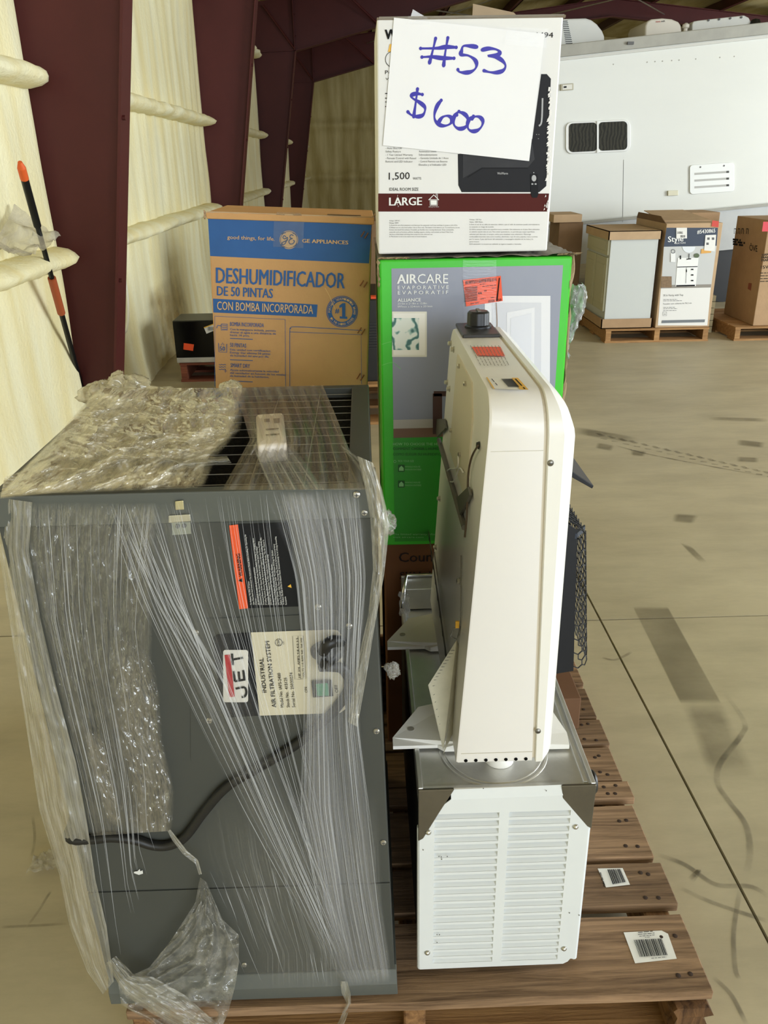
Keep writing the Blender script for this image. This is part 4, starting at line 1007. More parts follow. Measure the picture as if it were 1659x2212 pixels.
for i, s_ in enumerate(T3): F.text(q, s_, (841, 478+i*4.9), (841+min(len(s_)*1.42, 152), 478+i*4.9), 2.6, 0, 3)
T4 = ('Voltaje: 120 Vca', 'Vatios: 1500 Watts', '1) Evite el uso de un cable de extension, debido a que el cable de extension puede sobrecalentarse,', 'se causando un riesgo de incendio', '2) Utilice siempre sobre una superficie seca y nivelada. Use solamente en el piso. Este calentador',
      'se calienta cuando esta en uso. Para evitar quemaduras, no permita que toque superficies', 'calientes piel desnuda, si mangos, utilice para desplazar este calentador. Mantenga', 'combustible materiales tales como muebles, almohadas, ropa de cama, papeles, ropa y cortinas', 'por lo menos 3 pies del frente del calentador y mantengalos alejados de los lados y la', 'parte trasera', '3) El calentador no es para ser utilizado en lugares mojados o humedos')
for i, s_ in enumerate(T4): F.text(q, s_, (1014, 475.5+i*5.3), (1014+min(len(s_)*1.6, 152), 475.5+i*5.3), 2.6, 0, 3)
q.build('lettering_grey', grey_print, hb)
q = MB(); r_ = random.Random(4)
for i in range(46):
    y = 190+i*4.4; x = 1188-(y-160)*0.02+r_.uniform(-3, 3); F.poly(q, [(x-r_.uniform(1, 4), y+3), (x+3, y+2), (x+3, y-2), (x-r_.uniform(0, 2), y-2)], 6)
for i in range(10): 
    x, y = 1178+r_.uniform(-6, 4), r_.uniform(420, 456); F.poly(q, [(x, y+3), (x+3, y+1), (x+2, y-3)], 6)
for i in range(14):
    x, y = 854+r_.uniform(-4, 6), r_.uniform(325, 450); F.poly(q, [(x, y+2.5), (x+1.2, y+1), (x+0.8, y-2.5)], 6)
q.build('scuffed_print', mat('scuff_white', '#f1efec', 0.7), hb)
# open lid with raised flaps
q = MB().box(hx0, hx1, HY, 1.98, hz1-0.002, hz1+0.002).xf(lean); q.build('lid', mat('lid_brown', '#857764', 0.85, var=0.2, vscale=14), hb)
fp = [onY(x, y, 1.80) for x, y in ((1020, 45), (1128, 45), (1110, 27), (1022, 8))]
MB().prism(fp, (0.0, 0.004, 0)).build('raised_flap', mat('flap_card', '#b7a184', 0.85, var=0.15, vscale=20), hb)
fp = [onY(x, y, 1.72) for x, y in ((886, 40), (925, 40), (892, 20))]
MB().prism(fp, (0.0, 0.003, 0)).build('raised_tape', film_mat('tape_tip', 0.5, 0.2, 3, 3, '#a89878'), hb)
torn((hx0+0.008, HY-0.001, hz1), (hx1, HY-0.001, hz1), 40, 0.002, 0.003, 31).build('torn_lid_edge', mat('edge_grey', '#8c8478', 0.9), hb)
q = MB(); Fr = Face((hx1, 0, 0), (1, 0, 0), 0.0008)
for i in range(16):
    z = 1.69-0.0035*i; q.quad((hx1+0.003, 1.70, z), (hx1+0.003, 1.74, z), (hx1+0.003, 1.74, z+0.0018), (hx1+0.003, 1.70, z+0.0018))
q.build('side_barcode', black_print, hb)

# paper price sign taped to the heater carton
SY = HY-0.0035
sg = empty('price_sign', onY(985, 345, SY), 'white paper sign reading #53 $600 in blue marker, taped to the heater carton', 'sign')
pc = [onY(x, y, SY) for x, y in ((827, 314), (1143, 348), (1177, 73), (851, 38))]
paper = mat('sign_paper', '#f4f4f6', 0.6)
def pfn(u, v):
    p = pc[0].lerp(pc[1], u).lerp(pc[3].lerp(pc[2], u), v); return p+V((0, -0.0015*math.sin(u*3.1)*math.sin(v*2.6)-0.001*fbm(u*2, v*2, 4, 2), 0))
mb = MB(); mb.grid(pfn, 24, 24); po = mb.build('paper', paper, sg)
so_ = po.modifiers.new('thickness', 'SOLIDIFY'); so_.thickness = 0.0003; so_.offset = -1
def zp(x, y): return (820+0.2411*x, 30+0.2411*y)
ink = mat('blue_marker', '#2418a8', 0.5)
strokes = [[(505, 215), (478, 330), (450, 435)], [(615, 210), (592, 340), (577, 460)], [(370, 305), (520, 303), (600, 292), (690, 296)], [(382, 383), (470, 380), (560, 392), (670, 394)],
 [(875, 292), (820, 284), (755, 284), (738, 330), (735, 360), (800, 370), (855, 405), (874, 445), (862, 487), (820, 516), (765, 523), (720, 516), (705, 496)],
 [(925, 318), (985, 306), (1050, 314), (1084, 340), (1060, 362), (975, 372), (1045, 380), (1105, 415), (1134, 462), (1110, 505), (1050, 522), (990, 518), (940, 505)],
 [(342, 670), (325, 800), (308, 920)], [(385, 720), (330, 712), (287, 728), (300, 755), (360, 790), (405, 830), (408, 870), (385, 908), (335, 918), (285, 903), (255, 875)],
 [(555, 772), (520, 820), (496, 890), (500, 950), (540, 992), (590, 1001), (640, 980), (650, 935), (615, 912), (570, 922), (538, 960), (533, 990)],
 [(715, 872), (680, 905), (665, 950), (675, 1000), (715, 1027), (765, 1018), (797, 975), (788, 920), (750, 887), (705, 880), (695, 905)],
 [(845, 915), (810, 940), (792, 985), (800, 1030), (835, 1050), (880, 1043), (918, 1008), (930, 960), (905, 925), (862, 918), (832, 940)]]
q = MB()
P0, PU, PV = pc[0], pc[1]-pc[0], pc[3]-pc[0]
for s_ in strokes:
    P = [onY(*zp(*p), SY-0.0085) for p in sm2(s_, 6)]
    # follow the sheet
    Q = []
    for p in P:
        u = (p-P0).dot(PU)/PU.length_squared; v = (p-P0).dot(PV)/PV.length_squared
        Q.append(V((p.x, SY-0.0006-0.0015*math.sin(u*3.1)*math.sin(v*2.6)-0.001*fbm(u*2, v*2, 4, 2), p.z)))
    wd = [0.0066*(0.8+0.3*math.sin(i*0.35+len(s_))) for i in range(len(Q))]
    ribbon(q, Q, V((0, -1, 0)), wd)
    for e in (Q[0], Q[-1]): q.poly([e+V((0.0029*math.cos(t), -0.0001, 0.0029*math.sin(t))) for t in [math.pi*2*i/10 for i in range(10)]])
q.build('marker_writing', ink, sg)
tq = MB(); ta = [onY(x, y, SY-0.0075) for x, y in ((1090, 96), (1180, 104), (1184, 62), (1095, 58))]
tq.grid(lambda u, v: ta[0].lerp(ta[1], u).lerp(ta[3].lerp(ta[2], u), v), 4, 4, lambda u, v: (u, v)); tq.build('clear_tape', tape, sg)
tq = MB(); ta = [onY(x, y, SY-0.0075) for x, y in ((878, 52), (928, 52), (922, 36), (882, 34))]
tq.grid(lambda u, v: ta[0].lerp(ta[1], u).lerp(ta[3].lerp(ta[2], u), v), 4, 4, lambda u, v: (u, v)); tq.build('clear_tape', tape, sg)

# ================================================================== DEHUMIDIFIER CARTON
GY = 1.95
ge = empty('dehumidifier_carton', (-0.15, 2.1, 0.70), 'brown dehumidifier carton with blue print, behind the wrapped grey machine', 'carton')
tl = onY(449, 460, GY); th = math.radians(2.9)
U = V((math.cos(th), 0, -math.sin(th))); W_ = V((math.sin(th), 0, math.cos(th)))
trp = onY(804, 476, GY); gw = (trp-tl).dot(U); gh = 0.655
gb = MB(); c = [tl-W_*gh, tl-W_*gh+U*gw, tl+U*gw, tl]
gkr = mat('ge_kraft', '#d0a06c', 0.8, var=0.10, vscale=7, bump=0.1, bscale=50, spec=0.25)
gb.prism(c, (0, 0.30, 0)); gb.build('carton_body', gkr, ge, bevel=0.004)
F = Face((0, GY, 0), (0, -1, 0), 0.0006)
gblue = mat('ge_blue', '#255c9c', 0.6, var=0.12, vscale=20)
def gp(x, y): return (x, y)
q = MB(); F.poly(q, [(454, 553), (797, 569), (803, 486), (449, 470)]); F.poly(q, [(461, 675), (684, 685), (686, 658), (460, 645)]); q.build('blue_bands', gblue, ge)
q = MB(); F.text(q, 'DESHUMIDIFICADOR', (467, 611), (744, 623), 33, 0.03, 3); F.text(q, 'DE 50 PINTAS', (469, 638), (589, 644), 20, 0.03, 3)
F.disc(q, (739, 673), 34, 2, 48, 32.5); F.disc(q, (739, 673), 31.5, 2, 48, 22.5); F.poly(q, [(734, 688), (750, 689), (750, 684), (746, 684), (746, 655), (740, 655), (733, 660), (733, 665), (739, 663), (739, 684), (734, 683)], 4); F.text(q, '#', (724, 676), (733, 676), 10, 0.03, 4)
F.text(q, 'BOMBA INCORPORADA', (497, 704), (570, 707), 8.5, 0.015, 3); F.text(q, '50 PINTAS', (497, 749), (532, 751), 8.5, 0.015, 3); F.text(q, 'SMART DRY', (498, 793), (540, 795), 8.5, 0.015, 3)
for yy, ls in ((713, ('Con la manguera incluida, permite', 'drenar el agua a una distancia de', 'hasta 16 pies.')), (757, ('Esta unidad con certificacion', 'Energy Star elimina 50 pintas', 'de humedad del aire por dia.')), (801, ('Ajusta automaticamente la velocidad', 'del ventilador en funcion de los niveles', 'de humedad de la habitacion.'))):
    for i, s_ in enumerate(ls): F.text(q, s_, (497, yy+i*6.3), (497+len(s_)*3.0, yy+i*6.3+len(s_)*0.11), 4.2, 0.012, 3)
for y in (731, 777, 823): F.line(q, [(497, y), (546, y+2)], 1.5, 3)
F.line(q, [(464, 835), (464, 683), (616, 690), (617, 835)], 1.0, 3)
F.line(q, sm2([(626, 835), (626, 720), (628, 710), (636, 706), (700, 709), (782, 714)], 5), 1.2, 3); F.line(q, [(626, 717), (780, 723), (781, 830)], 1.0, 3)
# little drawings: pump, water level, waves
F.line(q, [(478, 700), (491, 700), (491, 713), (478, 713), (478, 700)], 1.2, 3); F.line(q, [(478, 704), (470, 703), (468, 709)], 1.5, 3); F.line(q, [(480, 703), (490, 703)], 1.2, 3); F.line(q, [(480, 707), (490, 707)], 1.2, 3); F.line(q, [(480, 711), (490, 711)], 1.2, 3)
F.line(q, [(472, 741), (473, 760), (490, 761), (490, 743)], 1.3, 3); F.text(q, '50', (475, 757), (486, 757.5), 9, 0.02, 3); F.line(q, [(478, 746), (481, 740), (484, 746)], 1.0, 3)
for k in range(3): F.line(q, sm2([(473+i*3, 787+k*5+(1.5 if i % 2 else 0)) for i in range(6)], 3), 1.2, 3)
F.line(q, [(487, 797), (487, 805)], 0.9, 3); F.line(q, [(484, 801), (490, 801)], 0.9, 3)
F.disc(q, (481, 838), 7, 3, 20, 5.8)
q.build('blue_lettering', gblue, ge)
q = MB(); gpale = mat('ge_pale', '#dcb27c', 0.7)
F.text(q, 'good things, for life.', (491, 516), (593, 520), 8, 0.01, 4); F.text(q, 'GE APPLIANCES', (653, 524), (752, 528), 8, 0.035, 4); F.text(q, 'CON BOMBA INCORPORADA', (469, 669), (676, 678), 18, 0.015, 4)
F.disc(q, (624, 518), 20, 3, 40)
# ring text on the number one badge
def ring_text(s_, c, r, a0, a1, h, flip=False):
    for i, ch_ in enumerate(s_):
        if ch_ == ' ': continue
        t = math.radians(a0+(a1-a0)*(i+0.5)/len(s_)); ux, uy = (-math.sin(t), math.cos(t)) if not flip else (math.sin(t), -math.cos(t))
        vx, vy = (math.cos(t), math.sin(t)) if not flip else (-math.cos(t), -math.sin(t))
        bx, by = c[0]+r*math.cos(t), c[1]+r*math.sin(t); w2 = h*0.32
        F.text(q, ch_, (bx-ux*w2, by-uy*w2), (bx+ux*w2, by+uy*w2), h, 0.02, 4, (vx, vy))
ring_text('PORTABLE DEHUMIDIFIER BRAND', (739, 673), 25, 175, 375, 4.6)
ring_text('IN THE UNITED STATES', (739, 673), 29.5, 150, 30, 4.6, True)
q.build('pale_lettering', gpale, ge)
# monogram in the roundel, drawn with strokes
q = MB(); F.disc(q, (624, 518), 18.6, 4, 40, 17.4)
for s_ in ([(618, 512), (614, 509), (611, 513), (615, 516), (621, 513), (619, 520), (615, 527), (610, 528), (610, 524), (616, 521), (622, 518)],
           [(634, 509), (629, 507), (626, 511), (629, 515), (632, 515), (627, 517), (624, 522), (627, 527), (633, 526), (636, 521), (633, 519)],
           [(608, 506), (612, 503), (617, 503)], [(632, 503), (638, 506), (641, 511)], [(607, 527), (610, 533), (616, 534)], [(634, 533), (639, 530), (641, 525)]):
    F.line(q, sm2(s_, 5), 2.0, 5)
q.build('monogram', mat('ge_navy', '#27476f', 0.5), ge)
q = MB(); F.poly(q, [(590, 533), (655, 536), (657, 472), (592, 468)], 6); q.uv = {0: (0, 0), 1: (1, 0), 2: (1, 1), 3: (0, 1)}; q.build('clear_tape', film_mat('tape_dark', 0.12, 0.10, 4, 5, '#1f3350', gl=0.04, rough=0.25, bump=0.2), ge)
q = MB(); F.poly(q, [(594, 470), (654, 473), (650, 460), (598, 458)], 6); q.uv = {0: (0, 0), 1: (1, 0), 2: (1, 1), 3: (0, 1)}; q.build('clear_tape', film_mat('tape_brown', 0.35, 0.2, 4, 5, '#a4835a', gl=0.08, rough=0.25, bump=0.4), ge)
stp = mat('copper_staple', '#8c5a36', 0.35, 0.8)
for x, y in ((784, 505), (782, 611), (777, 713), (775, 812)):
    for dx in (0, 8):
        a, b = F.at(x+dx-4, y+6+dx*0.4, 2), F.at(x+dx+3, y-5+dx*0.4, 2)
        MB().tube([a+V((0, 0.003, 0)), a+V((0, -0.003, 0)), b+V((0, -0.003, 0)), b+V((0, 0.003, 0))], 0.0013, 6).build('staple', stp, ge)
q = MB(); F.line(q, sm2([(702, 622), (712, 640), (724, 668)], 4), 1.2, 5); q.build('crease', mat('ge_crease', '#e0b67c', 0.6), ge)
# lid edge slightly proud with torn corners
q = MB().prism([tl+V((-0.004, -0.004, -0.012)), tl+V((-0.004, -0.004, 0))+W_*0.002, tl+U*(gw+0.004)+V((0, -0.004, 0))+W_*0.002, tl+U*(gw+0.004)+V((0, -0.004, -0.012))], (0, 0.31, 0)).build('lid', gkr, ge, bevel=0.002)
torn(tl+V((-0.003, -0.003, 0.001)), tl+U*gw+V((0, -0.003, 0.001)), 40, 0.003, 0.002, 41).build('torn_lid_edge', kraft_l, ge)
torn(tl+U*gw+V((-0.012, -0.003, -0.004)), tl+U*gw+V((0.006, -0.003, 0.010)), 8, 0.006, 0.006, 43).build('torn_corner', kraft_l, ge)
torn(tl+V((-0.006, -0.003, -0.012)), tl+V((-0.004, -0.003, 0.004)), 8, 0.006, -0.005, 44).build('torn_corner', kraft_l, ge)
q = MB(); q.quad(*[tl+U*gw*a+V((0, b, 0.0028)) for a, b in ((0.72, 0.03), (0.93, 0.03), (0.93, 0.07), (0.72, 0.07))]); q.build('lid_label', kraft_d, ge)
su = carton('carton', -0.40, 0.02, 1.80, 2.19, PZ+0.001, 0.69, 'plain carton hidden behind the grey machine, carrying the brown dehumidifier carton', kraft_d)

# ================================================================== GREY AIR FILTER MACHINE (wrapped in film)
JY0, JY1, JZ = 1.012, 1.550, 1.087
jet = empty('air_filter_machine', (-0.23, 1.28, PZ), 'dark grey industrial air filtration machine stood on end, wrapped in torn stretch film', 'machine')
jg = mat('machine_grey', '#454743', 0.45, var=0.06, vscale=5, spec=0.4)
jg2 = mat('machine_grey_lit', '#585b56', 0.4, spec=0.4)  # machine grey with caught light put into the colour, for lip and front rail
def jt(p): return V((p.x+(0.62-p.z)*0.024, p.y, p.z))
jx0, jx1 = -0.479, 0.014
MB().box(jx0, jx1, JY0+0.002, JY1, 0.19, 1.045).xf(jt).build('cabinet_body', jg, jet, bevel=0.003)
zs = 0.392
MB().box(jx0, jx1-0.001, JY0-0.0015, JY0+0.004, zs+0.002, 1.043).xf(jt).build('upper_panel', jg, jet, bevel=0.001, seg=1)
MB().box(jx0, jx1-0.001, JY0-0.0015, JY0+0.004, 0.193, zs-0.002).xf(jt).build('lower_panel', jg, jet, bevel=0.001, seg=1)
MB().prism([(jx0-0.001, JY0-0.002, 0.190), (jx0-0.001, JY0+0.006, 0.194), (jx0-0.001, JY1, 0.194), (jx0-0.001, JY1, 0.142), (jx0-0.001, JY0-0.012, 0.142), (jx0-0.001, JY0-0.012, 0.168)], (jx1-jx0+0.004, 0, 0)).xf(jt).build('base_lip', jg2, jet, bevel=0.001, seg=1)
# access panel round the controls
F = Face((0, JY0-0.002, 0), (0, -1, 0), 0.0006)
def slabpx(pts, k0, k1): return MB().rings([[F.at(x, y, k0) for x, y in pts], [F.at(x, y, k1) for x, y in pts]])
slabpx(rrect(412, 1338, 780, 1650, 12, -0.04)[::-1][::-1], 0, 1.5).build('access_panel', jg, jet)
# top frame, filter and wire grille
rim = jg
ztf = (1.043, JZ)
for nm, b in (('top_rail', (jx0-0.004, jx1+0.002, JY0-0.004, JY0+0.016)), ('top_rail', (jx0-0.004, jx1+0.002, JY1-0.02, JY1)), ('top_rail', (jx0-0.004, jx0+0.026, JY0+0.016, JY1-0.02)), ('top_rail', (jx1-0.030, jx1+0.002, JY0+0.016, JY1-0.02))):
    MB().box(*b, *ztf).xf(jt).build(nm, jg2 if b[3] < 1.1 else jg, jet, bevel=0.002)
filt = mat('filter_black', '#1d1b18', 0.95, var=0.3, vscale=60, bump=0.8, bscale=200, spec=0.1)
MB().box(jx0+0.02, jx1-0.024, JY0+0.012, JY1-0.016, 1.046, 1.068).xf(jt).build('filter_pad', filt, jet)
wz = 1.076
w0 = MB().cyl((jx0+0.02, 1.06, wz), (jx1-0.026, 1.06, wz), 0.0008, n=5).xf(jt).build('grille_wire', mat('wire_dull', '#8a867b', 0.5, 0.5), jet)
copies(w0, jet, [(0, 0.042*i, 0) for i in range(1, 12)])
w1 = MB().cyl((jx1-0.09, JY0+0.014, wz+0.002), (jx1-0.09, JY1-0.018, wz+0.002), 0.0008, n=5).xf(jt).build('grille_wire', MATS['wire_dull'], jet)
copies(w1, jet, [(-0.075*i, 0, 0) for i in range(1, 6)])
# screws
sc0 = None
for x, y in ((423, 1366), (452, 1556), (687, 1311), (754, 1352), (769, 1545), (813, 1579), (828, 1819), (787, 1107), (770, 1066), (528, 2083)):
    p = F.at(x, y, 0)
    if y == 1066: p = p+V((0, -0.004, 0))
    s_ = MB().lathe(p, [(0.0048, 0), (0.0048, 0.0012), (0.0036, 0.0028), (0.001, 0.0032)], (0, -1, 0), 14).build('screw', zinc, jet, smooth=0.6)
    MB().box(p.x-0.0028, p.x+0.0028, p.y-0.0036, p.y-0.003, p.z-0.0006, p.z+0.0006).add([(p.x-0.0006, p.y-0.0036, p.z-0.0028), (p.x+0.0006, p.y-0.0036, p.z-0.0028), (p.x+0.0006, p.y-0.0036, p.z+0.0028), (p.x-0.0006, p.y-0.0036, p.z+0.0028)], [(0, 1, 2, 3)]).build('screw_slot', grey_print, s_)
# draw latch
lt = slabpx([(372, 1156), (413, 1153), (411, 1124), (371, 1127)], 0, 3).build('latch_plate', mat('latch_zinc', '#a9b0ac', 0.35, 0.8), jet)
slabpx([(364, 1130), (412, 1126), (411, 1111), (364, 1114)], 3, 14).build('latch_lever', mat('latch_bright', '#d6d4c4', 0.3, 0.8), lt, bevel=0.001)
slabpx([(379, 1102), (398, 1101), (396, 1081), (378, 1083)], 3, 12).build('latch_hook', mat('latch_gold', '#cfc7a0', 0.35, 0.7), lt, bevel=0.001)
for x, y in ((384, 1136), (398, 1135)):
    p = F.at(x, y, 3); MB().cyl(p, p+V((0, -0.002, 0)), 0.003, n=10).build('rivet', grey_print, lt)
# warning label
q = MB(); F.poly(q, [(517, 1316), (536, 1314), (514, 1133), (495, 1135)], 4); q.build('warning_stripe', mat('warn_orange', '#e4572a', 0.45), jet)
q = MB(); F.poly(q, [(536, 1314), (645, 1310), (623, 1129), (514, 1133)], 4); q.build('warning_panel', mat('warn_black', '#17181a', 0.6, spec=0.2), jet)
q = MB(); F.text(q, 'WARNING', (524.5, 1245), (518.5, 1196), 8, 0.03, 6, (-1, 0.08)); F.poly(q, [(524.5, 1258), (523.5, 1249), (514, 1254.5)], 6); q.build('warning_word', black_print, jet)
q = MB(); WL = ('To Reduce The Risk Of Injury:', 'User Must Read And Understand The Instruction Manual Before Installing Or Operating Air', 'Cleaner.', 'DO NOT EXPOSE TO RAIN OR USE IN DAMP LOCATIONS', 'Disconnect This Air Cleaner From Power Source Before Servicing Or Changing Filters',
     'Downward Motion Of Air Cleaner Should Be At Least 7 Feet Above The Floor', 'If Ceiling Mounted, Mounts Must Be Anchored and Support Directly From Building', 'Structures, Never Mount To Surfaces Such As Dry Wall Or Panels, Ceiling Grids, Etc.', 'DO NOT Use This Equipment To Filter Volatile Fumes Or Smoke, This Air Cleaner Is', 'Designed And Intended For The Filtration Of Airborne Dust Only',
     'Never Duct A Machine Directly Into The Air Cleaner', 'DO NOT Operate This Product Under The Influence Of Drugs Or Alcohol', 'Failure To Comply With These Warnings May Result In Serious Personal Injury', 'To Reduce The Risk Of Fire Or Electric Shock, Ground Directly To A 3 Prong Grounding', 'Receptacle')
for i, s_ in enumerate(WL):
    x = 541+i*5.4; ln = min(len(s_)*1.75, 152); F.text(q, s_, (x+3, 1306), (x+3-ln*0.12, 1306-ln), 3.2, 0.005, 6, (-1, 0.1))
q.build('warning_text', mat('warn_text', '#d9d9d4', 0.5), jet)
q = MB(); F.poly(q, [(630, 1270), (628, 1262), (621, 1267)], 6); q.build('warning_triangle', yellow, jet)
# rating plate
q = MB(); F.poly(q, [(494, 1550), (561, 1546), (542, 1366), (470, 1370), (461, 1376), (459, 1390), (480, 1535), (486, 1547)], 4); q.build('plate_black', mat('plate_black', '#1a1b1e', 0.6, spec=0.2), jet)
q = MB(); F.poly(q, [(561, 1546), (735, 1540), (746, 1532), (743, 1500), (738, 1372), (730, 1362), (720, 1360), (542, 1366)], 4); plate_o = q.build('rating_plate', mat('plate_beige', '#c9c2ab', 0.4), jet)
slabpx(rrect(482, 1404, 536, 1517, 5, 0.0), 4, 7).build('badge', mat('badge_silver', '#d5d2cb', 0.35), jet)
q = MB(); F.poly(q, [(495, 1506), (507, 1505), (497, 1414), (485, 1415)], 8.5); q.build('badge_red_bar', mat('badge_red', '#b0242e', 0.4), jet)
q = MB()
for i, s_ in enumerate(([(503, 1437), (501, 1412)], [(503, 1425), (525, 1421)], [(507, 1472), (530, 1468)], [(507.5, 1472), (505, 1450)], [(517.5, 1470), (515.5, 1451)], [(528, 1469), (525.5, 1448)], sm2([(509, 1488), (526, 1485), (531, 1489), (532, 1498), (528, 1505), (522, 1506)], 4))):
    F.line(q, s_, 5.0, 8.5+0.15*i)
q.build('badge_lettering', black_print, jet)
q = MB()
for s_, a, b, h, bo_ in (('INDUSTRIAL', (576, 1496), (569, 1421), 9, 0.015), ('AIR FILTRATION SYSTEM', (597, 1528), (582, 1385), 9, 0.015), ('Model No. IAFS-2400', (613, 1528), (606, 1454), 6.5, 0.01), ('Stock No.  415125', (626, 1528), (620, 1464), 6.5, 0.01), ('Serial No. 25030074', (638, 1528), (632, 1453), 6.5, 0.0),
                         ('ON', (665, 1496), (663, 1484), 6, 0), ('OFF', (731, 1496), (729, 1479), 7, 0), ('HP 3/4  AMPS 9.8 4.0 3.5', (649, 1464), (644, 1378), 4, 0), ('VOLTS 115 RPM 940 700 500', (658, 1464), (653, 1378), 4, 0), ('Made in Taiwan', (728, 1411), (724, 1372), 4, 0)):
    F.text(q, s_, a, b, h, bo_, 6, (-1, 0.08))
F.line(q, [(650, 1467), (637, 1468), (632, 1374), (655, 1373), (661, 1466), (650, 1467)], 0.6, 6); F.line(q, [(650, 1467), (644, 1374)], 0.6, 6)
F.disc(q, (602, 1388), 8, 6, 24, 7); F.text(q, 'CSA', (604.5, 1394), (603.5, 1382), 5, 0.02, 6, (-1, 0.05)); F.text(q, 'US', (614, 1392), (613.5, 1386), 3, 0, 6, (-1, 0.05))
q.build('plate_lettering', black_print, jet)
sw = slabpx([(676, 1507), (720, 1504), (716, 1469), (672, 1471)], 4, 12).build('switch_frame', black, jet, bevel=0.001)
slabpx([(685, 1504), (711, 1503), (708, 1475), (682, 1477)], 12, 20).build('switch_rocker', mat('green_rocker', '#1f8a5c', 0.3), sw, bevel=0.0015)
p = F.at(694, 1402, 4); cg = MB().lathe(p, [(0.016, 0), (0.016, 0.006), (0.011, 0.008), (0.011, 0.026), (0.008, 0.032)], (0.25, -1, -0.25), 18).build('cord_grip', black, jet, smooth=0.6)
cable = mat('cable_black', '#191919', 0.45)
cp = []
pathpx = [(697, 1408, 0.03), (712, 1388, 0.035), (735, 1386, 0.02), (738, 1400, 0.012), (715, 1424, 0.02), (692, 1440, 0.024), (712, 1440, 0.018), (738, 1444, 0.012), (753, 1466, 0.010), (750, 1495, 0.010), (722, 1535, 0.010), (690, 1566, 0.010), (640, 1608, 0.010), (560, 1658, 0.010), (490, 1700, 0.010), (440, 1755, 0.010), (400, 1808, 0.010), (365, 1826, 0.010), (330, 1826, 0.010), (290, 1814, 0.010), (240, 1809, 0.010), (200, 1813, 0.010)]
for x, y, l_ in pathpx: cp.append(onY(x, y, JY0-l_))
zc_ = cp[-1].z; cp += [V((jx0-0.004, JY0-0.004, zc_)), V((jx0-0.008, JY0+0.05, zc_+0.01)), V((jx0-0.009, JY0+0.25, zc_+0.12)), V((jx0-0.012, JY0+0.40, zc_+0.45)), V((jx0-0.016, JY0+0.40, JZ-0.02)), V((jx0+0.012, JY0+0.38, JZ+0.012))]
MB().tube(smooth_path(cp[5:], 5), 0.0075, 10).build('power_cord', cable, jet, smooth=True)
MB().tube(smooth_path(cp[:6], 5), 0.0085, 10).build('cord_loop', cable, jet, smooth=True)
q = MB(); F.poly(q, [(289, 1886), (300, 1890), (309, 1887), (308, 1880), (303, 1882), (302, 1877), (297, 1882), (290, 1883)], 3); q.build('paint_chip', mat('chip_white', '#d8d8d4', 0.6), jet)
q = MB(); F.poly(q, [(0+470, 2088), (690, 2082), (640, 1905), (480, 1900)], 2); 
# plug adapter lying under the film on the grille
zt = 1.108
pa = [onZ(x, y, zt) for x, y in ((556, 962), (620, 957), (612, 890), (552, 894))]
pl0 = [V((p.x, p.y, 1.079)) for p in pa]
pg = MB().rings([pl0, pa]).build('plug_adapter', mat('plug_white', '#e8dfd2', 0.4), jet, bevel=0.006, seg=3, smooth=0.8)
Fp = Face((0, 0, zt), (0, 0, 1), 0.0006)
for pts in (((570, 905), (582, 904), (583, 911), (571, 912)), ((590, 904), (604, 903), (604, 913), (592, 914)), ((574, 926), (602, 924), (602, 927), (574, 929)), ((574, 938), (604, 936), (604, 939), (574, 941))):
    q = MB(); Fp.poly(q, [pts[3], pts[2], pts[1], pts[0]], 1); q.build('plug_print', mat('plug_grey', '#7d6f66', 0.5), pg)

# ---- stretch film
def sheet(name, Lp, Rp, fn, nu, nv, disp, m_, kind=None, fade=None):
    a, b = resample(Lp, nv), resample(Rp, nv)
    mb = MB(); wpx = max((b[i]-a[i]).length for i in range(nv+1)); hpx = sum((a[i+1]-a[i]).length for i in range(nv))
    def g_(u, v):
        j = round(v*nv); p = a[j].lerp(b[j], u)
        return fn(p.x, p.y, disp(u, v, p))
    mb.grid(g_, nu, nv, lambda u, v: (u*wpx/200.0, v*hpx/200.0))
    if fade:                      # thin out towards the borders: (left, right, start, end)
        st_ = lambda t, w_: 1.0 if w_ <= 0 else max(0.0, min(1.0, t/w_))
        for j in range(nv+1):
            for i in range(nu+1):
                u, v = i/nu, j/nv
                mb.fade[j*(nu+1)+i] = st_(u, fade[0])*st_(1-u, fade[1])*st_(v, fade[2])*st_(1-v, fade[3])
    return mb.build(name, m_, jet, smooth=True, kind=kind)
front = lambda x, y, d: onY(x, y, JY0-0.013-d)
topf = lambda x, y, d: onZ(x, y, JZ+0.004+d)
def ridges(u, v, fu, fv, s): return 1-abs(noise.noise(V((u*fu+s, v*fv, s*1.7))))*2
f_clear = film_mat('film_clear', 0.05, 0.30, 60, 0.35, '#dfe1df', 0.48, 0.74, 0.14, 0.06, 0.4, (70, 1.2))
f_dense = film_mat('film_dense', 0.08, 0.42, 70, 0.3, '#dcdee4', 0.42, 0.70, 0.16, 0.08, 0.4, (80, 1.0))
f_rope = film_mat('film_rope', 0.25, 0.45, 30, 0.5, '#ddd9c8', 0.40, 0.68, 0.18, 0.10, 0.6, (50, 1.6))
f_crink = film_mat('film_crinkle', 0.04, 0.26, 40, 0.5, '#d9dad6', 0.48, 0.74, 0.06, 0.17, 1.0, (24, 5.0))
def crump(u, v, fu, fv, s): return 0.35*noise.ridged_multi_fractal(V((u*fu+s, v*fv+s*0.3, s)), 0.9, 2.1, 5, 1.0, 1.6)
f_crink2 = film_mat('film_crinkle_bright', 0.03, 0.18, 26, 1.2, '#e2e3e2', 0.46, 0.72, 0.05, 0.24, 1.0, (18, 9))
f_top = film_mat('film_crumpled', 0.26, 0.62, 7, 2.6, '#fff4d2', 0.38, 0.64, 0.12, 0.18, 0.45, (9, 7), graz=0.7)  # bright cream tint stands in for light reflected off the foam wall
